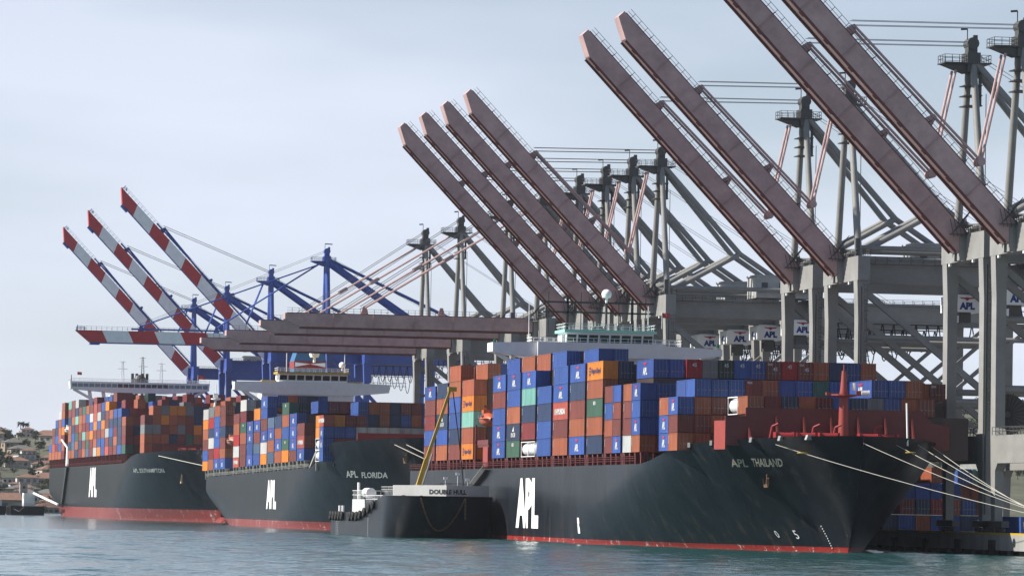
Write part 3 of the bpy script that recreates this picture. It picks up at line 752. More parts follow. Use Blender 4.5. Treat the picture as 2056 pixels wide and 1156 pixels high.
def lifeboat(loc, L_, label, s=1.0, colm=None):
    r = thing('lifeboat', loc, label, 'lifeboat'); v = Vector(loc)
    def shell(prof):
        mb = MB(); n = 12; m_ = 10
        for i in range(n+1):
            t = i/n; k = max(0.05, (1-abs(2*t-1)**2.6))**0.5
            for j in range(m_+1):
                a = prof[0] + (prof[1]-prof[0])*j/m_
                mb.v.append((v.x+1.35*s*k*cos(a), v.y+(t-0.5)*L_, v.z+1.25*s*k*sin(a)*(1.0 if sin(a) < 0 else 0.95)))
        for i in range(n):
            for j in range(m_): a = i*(m_+1)+j; mb.f.append((a, a+1, a+m_+2, a+m_+1))
        return mb
    OR = colm or mat('lifeboat_orange', (0.65, 0.13, 0.05), 0.45)
    shell((pi, 2*pi)).build('hull', OR, r, smooth=True); shell((0, pi)).build('canopy', OR, r, smooth=True)
    w = MB()
    for k in (-1, 0, 1): w.box(v.x-1.36*s, v.x-1.15*s, v.y+k*1.6-0.35, v.y+k*1.6+0.35, v.z+0.35*s, v.z+0.75*s)
    w.build('window', GLASS, r)
    MB().beam((v.x, v.y-L_*.46, v.z+.05), (v.x, v.y+L_*.46, v.z+.05), 2.78*s, 0.1).build('fender_strip', DARK, r)
    MB().box(v.x-.6, v.x+.6, v.y+L_*.12, v.y+L_*.34, v.z+1.1*s, v.z+1.75*s).build('conning_hatch', OR, r)
    return r
def rails_box(mb, x0, x1, y0, y1, z, h=1.05, step=1.5, r=0.035):
    for (a, c) in (((x0, y0), (x1, y0)), ((x0, y1), (x1, y1)), ((x0, y0), (x0, y1)), ((x1, y0), (x1, y1))):
        L_ = sqrt((c[0]-a[0])**2+(c[1]-a[1])**2); n_ = max(1, int(L_/step))
        for i in range(n_+1):
            t = i/n_; x = a[0]+(c[0]-a[0])*t; y = a[1]+(c[1]-a[1])*t; mb.box(x-r, x+r, y-r, y+r, z, z+h)
        for k in (.5, 1.0): mb.beam((*a, z+h*k), (*c, z+h*k), 2*r, 2*r)
def radome(root, c, r, m=None):
    MB().lathe(c, [(0.25*r, -1.6*r), (0.25*r, -0.7*r), (.8*r, -.62*r), (r, 0), (.87*r, .5*r), (.5*r, .87*r), (.01, r)]).build('radome', m or WHITE, root, smooth=True)
def antenna_mast(root, c, h, m, name='radar_mast', w=1.0):
    b = MB(); x, y, z = c
    for dx, dy in ((-w/2, -w/2), (w/2, -w/2), (w/2, w/2), (-w/2, w/2)): b.beam((x+dx, y+dy, z), (x+dx*.4, y+dy*.4, z+h), 0.12, 0.12)
    k = 0.0
    while k < h-0.6:
        f = 1-0.6*k/h; g_ = 1-0.6*(k+0.9)/h
        for sx_ in (-1, 1): b.beam((x-sx_*w/2*f, y-w/2*f, z+k), (x+sx_*w/2*g_, y-w/2*g_, z+k+0.9), 0.07, 0.07); b.beam((x-w/2*f, y-sx_*w/2*f, z+k), (x-w/2*g_, y+sx_*w/2*g_, z+k+0.9), 0.07, 0.07)
        k += 0.9
    o = b.build(name, m, root)
    a = MB(); a.beam((x-1.6, y-.5, z+h*.62), (x+1.6, y-.5, z+h*.62), .25, .2); a.beam((x-1.1, y-.5, z+h*.95), (x+1.1, y-.5, z+h*.95), .2, .15); a.tube((x, y, z+h), (x, y, z+h*1.35), .05, n=5)
    a.build('scanner', WHITE, o); return o
def wheelhouse(root, x0, x1, y0, y1, z0, z1, m, nwin, band=None, glass=GLASS, lean=0.35):
    """front wall faces -Y and leans out; windows each their own pane"""
    w = MB(); w.prism([(y1, z0), (y0, z0), (y0, z0+(z1-z0)*.35), (y0-lean, z1), (y1, z1)], x0, x1, 'x'); wh = w.build('wheelhouse', m, root)
    zl = z0+(z1-z0)*.38; zh = z0+(z1-z0)*.86; yl = y0-lean*.05; yh = y0-lean*.78; dx = (x1-x0)/nwin
    for i in range(nwin):
        a = x0+dx*i+dx*.09; c = x0+dx*(i+1)-dx*.09
        MB().add([(a, yl-.06, zl), (c, yl-.06, zl), (c, yh-.06, zh), (a, yh-.06, zh), (a, yl+.1, zl), (c, yl+.1, zl), (c, yh+.1, zh), (a, yh+.1, zh)], [(0, 1, 2, 3), (4, 7, 6, 5), (0, 4, 5, 1), (3, 2, 6, 7), (0, 3, 7, 4), (1, 5, 6, 2)]).build('window', glass, wh)
    for k in range(2):
        yy = y0+0.5+k*1.6; MB().box(x0-.05, x0+.1, yy, yy+1.2, zl, zh).build('window', glass, wh)
    if band: MB().box(x0-.5, x1+.5, y0-lean-.5, y1+.3, z1+.003, z1+.5).build('roof_edge', band, wh)
    r = MB(); rails_box(r, x0-.3, x1+.3, y0-lean-.3, y1, z1+(.5 if band else 0), 1.1); r.build('roof_railing', WHITE, wh)
    return wh
def flag(root, p, w, h, m):
    MB().tube((p[0], p[1], p[2]-2.0), (p[0], p[1], p[2]+h+.1), .04, n=5).build('flagstaff', WHITE, root)
    b = MB()
    for i in range(6):
        t = i/5; b.v += [(p[0]+t*w, p[1]+.15*sin(t*7), p[2]-.15*t), (p[0]+t*w, p[1]+.15*sin(t*7+.6), p[2]+h-.12*t)]
    b.f = [(2*i, 2*i+2, 2*i+3, 2*i+1) for i in range(5)]; b.build('flag', m, root, fix=False)

# ================= near ship
ht = hull_mat('near_hull_paint', (0.007, 0.0095, 0.0135), 1.0, (0.30, 0.03, 0.024), 1.0)
HT = Hull(163.0, 20.35, 598.0, 868.0, 8.0, 16.6, 12.7, 622.0, 652.0, 115.0, 44.0, 0.88, 0.52)
T = thing('container_ship', (163, 735, 0), 'dark hulled container ship with red foremast, red breakwater and white green-trimmed bridge', 'ship')
build_hull(HT, T, ht, RED)
letters(HT, T, 'APL', 749.5, 729.5, 2.4, 10.9, WHITE, 'hull_letters', bold=0.06, cuts=6)
YELW = mat('worn_white_lettering', (0.55, 0.52, 0.42), 0.6, noise=0.45, nscale=1.5)
# name on the bow: port side between the rail and the waterline
letters(HT, T, 'APL', 617.6, 613.9, 12.2, 13.3, YELW, 'ship_name', bold=0.02, cuts=16, off=0.06, lean=-0.8)
letters(HT, T, 'THAILAND', 612.9, 607.4, 12.25, 13.4, YELW, 'ship_name', bold=0.02, cuts=24, off=0.06, lean=-0.8)
# draught marks and bulb sign
dm = MB()
for k in range(10): p = HT.port(608.3, 0.9+k*0.34, 0.06); dm.box(p.x-.05, p.x+.05, p.y-.1, p.y+.1, p.z-.09, p.z+.09)
dm.build('draught_marks', WHITE, T)
letters(HT, T, '5', 614.9, 614.1, 2.1, 3.3, WHITE, 'thruster_mark', bold=0.0, cuts=3)
letters(HT, T, '0', 619.3, 618.6, 2.2, 3.2, WHITE, 'bulb_mark', bold=0.0, cuts=3)
letters(HT, T, 'I', 697.0, 695.6, 1.9, 4.4, WHITE, 'tug_mark', bold=0.0, cuts=2)
# stanchions carrying the waterside stacks, deck railing, lashing posts
ys = []
for n in range(-11, 3):
    if n == -7: continue
    y = tyaft(n); ys += [y-0.3, y-4.2, y-8.0, y-11.9]
stanchions(HT, T, ys, lambda y: 12.3, lambda y: TZ, RED)
rail(HT, T, 864, 653, RED, hgt=1.2, step=2.2)
for n in range(-11, 3):
    if n in (-7, 2): continue
    y = tyaft(n)-13.0; b = MB(); hgt = 6.2
    b.box(TX+0.25, TX+0.55, y-.3, y+.3, 12.35, TZ+hgt); b.box(TX+0.15, TX+39.8, y-.25, y+.25, TZ+hgt-3.2, TZ+hgt-2.9)
    for k in range(1, 8): b.box(TX+k*5.0, TX+k*5.0+.35, y-.2, y+.2, 12.35, TZ+hgt-3.2)
    b.build('lashing_bridge', RED, T)
hc_ = MB(); hc_.box(150, 178, 640, 852, 12.352, 13.9); hc_.build('hatch_coaming', RED, T)
# accommodation block, bridge wings, wheelhouse
MB().box(151, 175, 779.2, 791.5, 12.36, 32.7).build('accommodation', OFFW, T)
wb = MB(); wb.prism([(143.4, 33.7), (143.4, 35.3), (151, 35.5), (175.5, 35.3), (185.6, 34.9), (185.6, 33.7), (176.8, 32.6), (151.2, 32.6)], 778.6, 784.0, 'y'); bw = wb.build('bridge_wing', OFFW, T)
MB().box(151.5, 175, 777.9, 778.5, 32.9, 35.6).build('bulwark_front', OFFW, T)
st = MB(); st.beam((144.2, 781, 33.7), (151.6, 781, 29.4), .7, .7); st.beam((147.3, 781, 33.4), (148.6, 781, 31.0), .5, .5); st.beam((151.2, 781, 33.0), (151.2, 781, 28), 1.0, 1.0)
st.build('wing_brace', WHITE, T)
st = MB(); st.beam((184.8, 781, 33.8), (176, 781, 30.2), .6, .6); st.beam((180.5, 781, 33.5), (178.5, 781, 31.5), .5, .5); st.build('wing_brace', WHITE, T)
wheelhouse(T, 156.9, 172.9, 779.5, 787, 34.6, 37.4, WHITE, 8, band=GREENT, glass=GLASSG, lean=0.7)
wd = MB(); rails_box(wd, 150.6, 178.2, 778.7, 783.9, 35.3, 1.1, 1.2); wd.build('wing_railing', WHITE, bw)
for x in (143.9, 184.9): MB().lathe((x, 779.4, 35.1), [(.02, 0), (.28, .05), (.3, .6), (.02, .9)]).build('wing_lamp', mat('green_lamp_glass', (0.01, 0.12, 0.06), .3), bw)
radome(T, (165.2, 784, 44.6), 0.95)
MB().tube((165.2, 784, 37.6), (165.2, 784, 43.2), .22).build('radome_post', DARK, T)
fm_ = MB()
for x in (158.5, 170.5): fm_.box(x-.22, x+.22, 786.2, 786.6, 37.4, 44.0)
for z in (41.2, 43.0): fm_.box(154, 174.5, 786.2, 786.6, z, z+.3)
for x in (155, 161, 168, 173): fm_.box(x-.06, x+.06, 786.3, 786.5, 37.4, 45)
fm_.build('radar_mast', DARK, T)
MB().box(160.5, 168.5, 793.5, 801.5, 12.4, 36.5).build('funnel', DARK, T)
flag(T, (175.3, 783, 40.6), 1.5, 0.9, REDB)
for x in (150.3, 172.2): MB().tube((x, 780.5, 36.3), (x, 780.5, 42.5), .07, n=6).build('whip_antenna', WHITE, T)
# lifeboat with its davit gap
lifeboat((144.1, 786.2, 21.6), 8.5, 'orange enclosed lifeboat hanging in the gap between container stacks, red-masted ship')
dv = MB()
for y in (782.9, 789.4): dv.beam((147.2, y, 13.2), (146.4, y, 22.5), .45, .45); dv.beam((146.4, y, 22.5), (144.0, y, 24.2), .35, .35); dv.tube((144.1, y, 24.0), (144.1, y, 22.6), .05, n=5)
dv.box(143.3, 150, 780.5, 791.3, 16.6, 17.0); dv.box(143.2, 143.3, 780.5, 791.3, 17.0, 17.9); dv.build('lifeboat_davit', RED, T)
MB().box(143.1, 146.5, 780.2, 785, 13.0, 16.6).build('boat_deck_locker', CORAL, T)
# forecastle: breakwater, foremast, gear, bulwark stays
bk = MB(); bk.prism([(146.6, 15.2), (146.6, 19.4), (149.6, 19.4), (149.6, 20.6), (175.4, 20.6), (177.2, 18.8), (179.6, 18.6), (179.6, 15.0)], 612.6, 613.0, 'y'); bkw = bk.build('breakwater', RED, T)
for x in range(150, 178, 4): MB().prism([(612.6, 15.2), (610.4, 15.2), (612.6, 19.8 if 150 < x < 175 else 18.0)], x-.12, x+.12, 'x').build('breakwater_stay', RED, bkw)
MB().prism([(146.6, 612.6), (146.9, 613.0), (146.1, 616.0), (145.8, 616.0)], 14.6, 18.7, 'z').build('breakwater_wing', CORAL, bkw)  # lighter red than the wall: its sunlit look is put into the colour
ms = MB(); ms.tube((163.0, 609.2, 15.2), (163.0, 609.2, 23.0), .78, .6, n=16); ms.tube((163.0, 609.2, 23.0), (163.0, 609.2, 26.0), .56, .3, n=14); ms.tube((163.0, 609.2, 26.0), (163.0, 609.2, 26.9), .1, n=6)
fmst = ms.build('foremast', CORAL, T, smooth=True)
pl = MB(); pl.lathe((163.0, 609.2, 22.2), [(.7, 0), (2.0, .25), (2.0, .45), (.6, .45)]); pl.box(160.4, 161.2, 608.9, 609.5, 22.5, 22.9); pl.box(164.9, 166.0, 608.7, 609.6, 22.5, 23.2); pl.build('mast_platform', CORAL, fmst)
lmp = MB(); lmp.tube((164.4, 608.9, 23.2), (164.4, 608.9, 24.3), .3); lmp.tube((165.4, 608.7, 22.9), (166.6, 608.7, 22.9), .4); lmp.build('mast_lamp', WHITE, fmst)
MB().tube((170.3, 601.5, 15.4), (170.1, 601.5, 21.4), .13, n=8).build('ensign_pole', WHITE, T)
for x, y in ((157, 607), (160, 606), (166, 606.5), (169, 607.2), (154, 607.4)):
    wn = MB(); wn.tube((x-1, y, 16.3), (x+1, y, 16.3), .75, n=12); wn.box(x-1.5, x-1.1, y-.8, y+.8, 15.2, 17.1); wn.box(x+1.1, x+1.5, y-.8, y+.8, 15.2, 17.1); wn.build('mooring_winch', REDB, T)
for x, y in ((158, 608.6), (161, 608), (167, 608.5), (152, 608.8)):
    vn = MB(); vn.tube((x, y, 15.2), (x+.5, y, 17.9), .16); vn.tube((x+.5, y, 17.9), (x+1.3, y-.4, 18.3), .16); vn.build('vent_pipe', REDB, T)
CH = mat('grey_fairlead', (0.38, 0.38, 0.38), .6)
for y in (626, 619, 609.5, 604.5, 601.0):
    p = HT.port(y, HT.ztop(y)-.15, .05); zt = HT.ztop(y); b = MB(); b.prism([(-1.1, -.45), (1.1, -.45), (.7, .25), (-.7, .25)], -.2, .15, 'x')
    a = math.atan2((HT.port(y-1, zt).x-HT.port(y+1, zt).x), 2.0); b.v = [(p.x+vx*cos(a)+vy*sin(a), p.y+vy*cos(a)-vx*sin(a), p.z+.1+vz) for vx, vy, vz in b.v]; b.build('fairlead', CH, T)
# anchor in its recess on the port bow
an = MB(); pa = HT.port(611.5, 10.6, .15); an.beam(pa+Vector((-.2, 0, 1.0)), pa+Vector((-.35, 0, -1.2)), .3, .3); an.beam(pa+Vector((-.35, -1.1, -1.0)), pa+Vector((-.35, 1.1, -1.0)), .35, .45)
for q in (-1, 1): an.beam(pa+Vector((-.35, q*1.0, -1.0)), pa+Vector((-.5, q*1.3, .1)), .3, .3)
an.build('anchor', RUSTY, T)
# accommodation ladder slung down the side
gw = thing('boarding_ladder', (142.3, 786, 8.2), 'dark folding boarding ladder on the flank above the fuel barge', 'ladder')
b = MB(); b.beam((142.2, 776, 12.4), (142.2, 795, 8.0), .8, .25); b.build('stringer', DARK, gw)
b = MB()
for k in range(20): t = k/19; p = Vector((142.2, 776, 12.5)).lerp(Vector((142.2, 795, 8.1)), t); b.box(p.x-.45, p.x-.4, p.y-.03, p.y+.03, p.z, p.z+1.0)
b.beam((141.77, 776, 13.5), (141.77, 795, 9.1), .06, .06); b.build('handrail', YELW, gw)

# mooring lines from the bow to bollards on the quay
bol = []
for k, (a, yb) in enumerate([((HT.port(606.0, 15.3)), 560.0), (Vector((163.0, 598.3, 15.6)), 566.0), (Vector((168.2, 600.6, 15.6)), 570.0), (Vector((172.6, 604.2, 15.6)), 574.0), (Vector((176.0, 609.0, 15.5)), 578.0)]):
    q = Vector((186.9, yb, QZ+.75)); r = MB(); pts = []
    for i in range(13): t = i/12; p = a.lerp(q, t); p.z -= 1.1*4*t*(1-t)*.6; pts.append(p)
    r.path(pts, .042, 6)
    ro_ = r.build('mooring_line', ROPE, None, loc=a); tag(ro_, 'white mooring rope from red-masted ship to quay, %s from its stem' % ['port side, farthest', 'first', 'second', 'third', 'fourth'][k], 'rope', 'bow mooring ropes')
    bb = MB(); bb.lathe((186.9, yb, QZ), [(.35, 0), (.3, .5), (.48, .62), (.48, .8), (.01, .85)]); bo = bb.build('bollard', DARK, None, loc=(186.9, yb, QZ), smooth=True)
    tag(bo, 'black iron quay bollard holding a white mooring rope', 'bollard', 'quay bollards')
    if k in (0, 2):
        p = pts[1]; MB().lathe((p.x, p.y, p.z-.4), [(.12, .3), (.75, .35), (.75, .45), (.12, .5)]).build('rat_guard', YELL, ro_, smooth=True)

# ================= middle ship
hf = hull_mat('middle_hull_paint', (0.007, 0.0095, 0.0135), 1.75, (0.25, 0.04, 0.035), 0.8)
HF = Hull(164.0, 20.3, 957.0, 1217.0, 9.0, 20.8, 14.1, 985.0, 1012.0, 110.0, 50.0, trim=0.0075)
F_ = thing('container_ship', (164, 1090, 0), 'dark hulled container ship with yellow-trimmed bridge and blue, red-banded funnel', 'ship')
build_hull(HF, F_, hf, DGREY)
letters(HF, F_, 'APL', 1084.5, 1066.5, 4.5, 11.6, WHITE, 'hull_letters', bold=0.06, cuts=6)
PALE = mat('pale_lettering', (0.5, 0.55, 0.55), .6)
letters(HF, F_, 'APL', 987.5, 981.8, 12.0, 13.5, PALE, 'ship_name', bold=0.02, cuts=16, off=.08, lean=-1.2)
letters(HF, F_, 'FLORIDA', 980.2, 970.3, 11.9, 13.2, PALE, 'ship_name', bold=0.02, cuts=24, off=.08, lean=-1.2)
ys = []
for y in FB: ys += [y-0.3, y-6.1, y-11.9]
FGREY = mat('pale_post_paint', (0.5, 0.5, 0.46), .6)
stanchions(HF, F_, ys, lambda y: HF.ztop(y)-.4, lambda y: fz(y-6), FGREY, w=.22)
rail(HF, F_, 1214, 1014, FGREY, step=2.4)
pf = MB(); pf.beam((145, 1019, 14.0), (145, 1006, 18.6), .5, .5); pf.box(144.2, 160, 1004.2, 1004.6, 18.2, 18.6); pf.box(144.3, 144.8, 1004.2, 1004.7, 13.5, 18.2); pf.box(147.9, 148.4, 1004.2, 1004.7, 14, 18.2); pf.build('deck_frame', FGREY, F_)
MB().box(146, 182, 1000, 1205, 13.2, 14.3).build('hatch_coaming', DGREY, F_)
MB().box(152, 176, 1157, 1169, 13.0, 35.0).build('accommodation', OFFW, F_)
b = MB(); b.prism([(144.2, 35.6), (144.2, 37.7), (155, 37.9), (175, 37.9), (185.4, 37.6), (185.4, 35.5), (175.5, 34.5), (154, 34.5)], 1156.5, 1161, 'y'); bw = b.build('bridge_wing', OFFW, F_)
b = MB(); b.beam((146.5, 1158, 35.5), (152.4, 1158, 32.0), .8, .8); b.build('wing_brace', OFFW, F_)
wheelhouse(F_, 156, 174.2, 1157, 1164, 37.4, 40.0, WHITE, 8, band=YELL, lean=.5)
for x0_, x1_ in ((151.5, 155.4), (174.8, 178.5)): MB().box(x0_, x1_, 1157.2, 1160, 37.92, 38.25).build('wing_canopy', YELL, bw)
radome(F_, (173.2, 1160, 42.6), .9); radome(F_, (166.0, 1162, 45.5), 1.4)
b = MB(); b.prism([(162.2, 13.0), (162.2, 44.0), (163.0, 46.6), (170.0, 46.6), (170.8, 44.0), (170.8, 13.0)], 1173, 1182, 'y'); fun = b.build('funnel', mat('funnel_blue', (0.05, 0.2, 0.42), .5), F_)
MB().box(162.15, 170.85, 1172.95, 1182.05, 42.0, 43.9).build('funnel_band', REDB, fun)
b = MB(); b.add([(166.5, 1172.9, 43.2), (162.4, 1172.9, 43.6), (162.4, 1172.9, 42.4)], [(0, 1, 2)]); b.add([(166.5, 1172.9, 43.2), (170.6, 1172.9, 42.4), (170.6, 1172.9, 43.6)], [(0, 1, 2)]); b.build('funnel_emblem', WHITE, fun, fix=False)
b = MB()
for x in (158.5, 174.0): b.tube((x, 1161, 40), (x, 1161, 46.8), .12)
b.box(158.4, 174.1, 1160.9, 1161.1, 46.2, 46.5); b.build('signal_gantry', OFFW, F_)
lifeboat((145.4, 1169, 22.2), 7.5, 'pale orange lifeboat on the yellow-trimmed ship', colm=mat('faded_orange', (0.6, 0.25, 0.17), .5))
b = MB()
for y in (1164.5, 1173): b.beam((147.6, y, 14), (147.0, y, 22.5), .4, .4); b.beam((147, y, 22.5), (145.2, y, 24.4), .3, .3)
b.build('lifeboat_davit', WHITE, F_)
b = MB(); b.prism([(150, 20.2), (150, 21.9), (178, 21.9), (178, 20.2)], 979, 979.4, 'y'); b.build('breakwater', REDB, F_)
b = MB(); pa = HF.port(961.5, 16.8, .2); b.beam(pa+Vector((0, 0, 1)), pa+Vector((-.4, 0, -1.6)), .35, .35); b.beam(pa+Vector((-.4, -1.3, -1.4)), pa+Vector((-.4, 1.3, -1.4)), .4, .5)
for q in (-1, 1): b.beam(pa+Vector((-.4, q*1.2, -1.4)), pa+Vector((-.6, q*1.6, .2)), .35, .35)
b.build('anchor', RUSTY, F_)
for k, y in enumerate((963.0, 960.5)):
    a = HF.port(y, 19.2); q = Vector((186.5, 925-8*k, QZ+.7)); r = MB(); r.path([a, a.lerp(q, .3)-Vector((0, 0, .5)), a.lerp(q, .65)-Vector((0, 0, .5)), q], .09, 5)
    tag(r.build('mooring_line', ROPE, None, loc=a), 'white mooring rope from the bow of the yellow-trimmed ship to quay', 'rope', 'bow ropes of yellow-trimmed ship')

# ================= far ship
hs = hull_mat('far_hull_paint', (0.007, 0.0095, 0.0135), 3.6, (0.26, 0.055, 0.05), 0.5)
HS = Hull(160.8, 22.8, 1306.0, 1668.0, 12.0, 21.5, 17.6, 1345.0, 1385.0, 130.0, 60.0)
Q = thing('container_ship', (160.8, 1490, 0), 'dark hulled container ship with broad white bridge and white foremast', 'ship')
build_hull(HS, Q, hs, RED)
letters(HS, Q, 'APL', 1498, 1470, 7.0, 16.9, WHITE, 'hull_letters', bold=0.06, cuts=6)
letters(HS, Q, 'APL', 1362, 1355.5, 14.6, 15.9, PALE, 'ship_name', bold=0.01, cuts=12, off=.12, lean=-.6)
letters(HS, Q, 'SOUTHAMPTON', 1354, 1332.5, 14.6, 15.9, PALE, 'ship_name', bold=0.01, cuts=26, off=.12, lean=-.6)
b = MB(); b.lathe((0, 0, 0), [(.02, -5), (1.6, -4), (2.3, -1.5), (2.3, 4), (1.2, 8)]); b.v = [(160.8+x, 1308+z, -0.7+y) for x, y, z in b.v]; b.build('bulbous_bow', hs, Q, smooth=True)
ys = []
for y in sy: ys += [y-0.3, y-4.2, y-8.1, y-12]
stanchions(HS, Q, ys, lambda y: HS.ztop(y)-.4, lambda y: SZ, RED, w=.25)
rail(HS, Q, 1665, 1388, RED, step=2.6)
MB().box(140, 182, 1350, 1655, 16.8, 19.0).build('hatch_coaming', RED, Q)
MB().box(148.5, 168, 1536, 1547, 17, 42.6).build('accommodation', WHITE, Q)
b = MB(); b.prism([(134.2, 44.4), (134.0, 47.0), (182.6, 47.0), (182.4, 44.4), (168, 43.2), (149, 43.2)], 1534, 1540, 'y'); bw = b.build('bridge', OFFW, Q)
nb = 24; dx = (182.0-134.6)/nb
for i in range(nb):
    x0_ = 134.6+i*dx; MB().box(x0_+.15, x0_+dx-.15, 1533.9, 1534.02, 45.1, 46.3).build('window', GLASS if 7 < i < 17 else mat('pale_glass', (0.25, 0.36, 0.37), .15), bw)
b = MB(); rails_box(b, 134.2, 182.4, 1533.4, 1540, 47.0, 1.0, 1.5); b.build('roof_railing', WHITE, bw)
for sg, xe, xi in ((-1, 135.5, 148.6), (1, 181.0, 167.9)):
    b = MB(); d_ = xi-xe
    b.beam((xe, 1537, 44.3), (xe+d_*.55, 1537, 40.5), 1.2, .9); b.beam((xe+d_*.55, 1537, 40.5), (xi, 1537, 38.5), 1.2, .9)
    for t in (.42, .78): b.beam((xe+d_*t, 1537, 44.0), (xe+d_*(t+.04), 1537, 40.6), 1.2, .9)
    b.build('wing_bracket', WHITE, bw)
b = MB(); b.box(141, 142.2, 1536.5, 1537.7, 20, 41); b.build('wing_leg', WHITE, bw)
for x, h_ in ((152.5, 7.5), (159.5, 9), (166, 7)): antenna_mast(Q, (x, 1538, 47.0), h_, OFFW if x != 159.5 else DGREY, w=1.2)
for x in (156.5, 158.0, 160.0, 161.6): MB().tube((x, 1543, 42.6), (x, 1543, 50.3), .5).build('exhaust_pipe', DARK, Q)
b = MB(); b.lathe((158.9, 1541, 46.9), [(2.2, 0), (2.1, 1.5), (1.4, 2.6), (.01, 3.0)]); b.build('funnel_cowl', DARK, Q)
flag(Q, (136.6, 1536, 49.3), 1.6, 1.0, REDB); flag(Q, (178.6, 1536, 48.6), 2.6, 1.3, REDB)
MB().tube((134.6, 1536, 47), (134.6, 1536, 49.2), .12).build('wing_lamp_post', DARK, Q)
b = MB(); b.tube((157.2, 1318, 20.5), (157.8, 1318, 29), .5, .4); b.tube((157.8, 1318, 29), (158.8, 1318, 37), .4, .3); b.lathe((158.8, 1318, 36.2), [(.3, 0), (1.5, .4), (1.5, .7), (.3, .8)]); b.box(158, 159.4, 1317.6, 1318.4, 37.2, 38.4); b.tube((158.8, 1318, 38.2), (158.8, 1318, 41), .12); b.build('foremast', WHITE, Q)
b = MB(); b.prism([(146, 20.3), (146, 23.2), (180, 23.2), (180, 20.3)], 1341.5, 1342, 'y'); b.build('breakwater', RED, Q)
for x in (150, 153, 156.5, 161, 165):
    b = MB(); b.tube((x-.9, 1325, 21.3), (x+.9, 1325, 21.3), .7, n=10); b.box(x-1.2, x-.9, 1324.4, 1325.6, 20.3, 22); b.build('mooring_winch', CORAL, Q)
lad = thing('pilot_ladder', (137.5, 1585, 9), 'long dark boarding ladder slung down the far ship\'s grey flank', 'ladder')
MB().beam((137.6, 1578, 17.6), (137.6, 1596, 3.5), .8, .4).build('stringer', DARK, lad)
b = MB(); b.beam((137.1, 1578, 18.6), (137.1, 1596, 4.5), .08, .08); b.build('handrail', OFFW, lad)
lifeboat((138.9, 1592.5, 31.0), 8, 'white lifeboat between container stacks on the far white-masted ship', colm=OFFW)
b = MB(); b.beam((141, 1588, 19), (140, 1588, 33), .5, .5); b.beam((141, 1597, 19), (140, 1597, 33), .5, .5); b.build('lifeboat_davit', WHITE, Q)
b = MB(); b.tube((138.8, 1590, 18), (138.8, 1590, 24.5), .9, .7); b.beam((138.8, 1590, 24), (136.8, 1596, 27.5), .5, .4); b.build('provision_crane', WHITE, Q)
an = MB(); pa = HS.port(1323.5, 13.2, .2); an.beam(pa+Vector((-.2, 0, 1.8)), pa+Vector((-.4, 0, -1.6)), .45, .45); an.beam(pa+Vector((-.4, -1.6, -1.4)), pa+Vector((-.4, 1.6, -1.4)), .5, .6); an.build('anchor', mat('tan_steel', (.5, .38, .27), .7), Q)
a = HS.port(1331, 19.6); q = Vector((160, 1210, 14.0)); r = MB(); r.path([a, a.lerp(q, .5)-Vector((0, 0, .8)), q], .1, 5)
tag(r.build('mooring_line', ROPE, None, loc=a), 'white mooring rope from the far ship\'s bow running toward the next stern', 'rope')
# ------------------------------------------------------------------ quay cranes
XW, XL = 186.0, 216.0
def boom_pt(hx, hz_, ang, u, v, y):      # u along boom from the hinge towards the water, v up from its lower edge
    return Vector((hx - u*cos(ang) + v*sin(ang), y, hz_ + u*sin(ang) + v*cos(ang)))
def eagle_sign(P, root, w, h, name_prefix=''):
    t = text_on('APL', lambda u, v: P(u*w, v*h), bold=0.06); t.build('sign_letters', LOGOB, root, fix=False)
    e = MB(); o = [(-.5, .5), (-.12, .42), (-.06, .5), (.06, .5), (.12, .42), (.5, .5), (.36, .1), (.14, .0), (.0, -.5), (-.14, .0), (-.36, .1)]
    e.add([P(w/2+a*w*1.05, h*1.42+b_*h*.5) for a, b_ in o], [tuple(range(len(o)))]); e.build('sign_emblem', LOGOR, root, fix=False)
HOUSEG = mat('machinery_house_grey', (0.62, 0.62, 0.6), .6, noise=.2)
CABLE = mat('steel_cable', (0.10, 0.10, 0.105), .5)
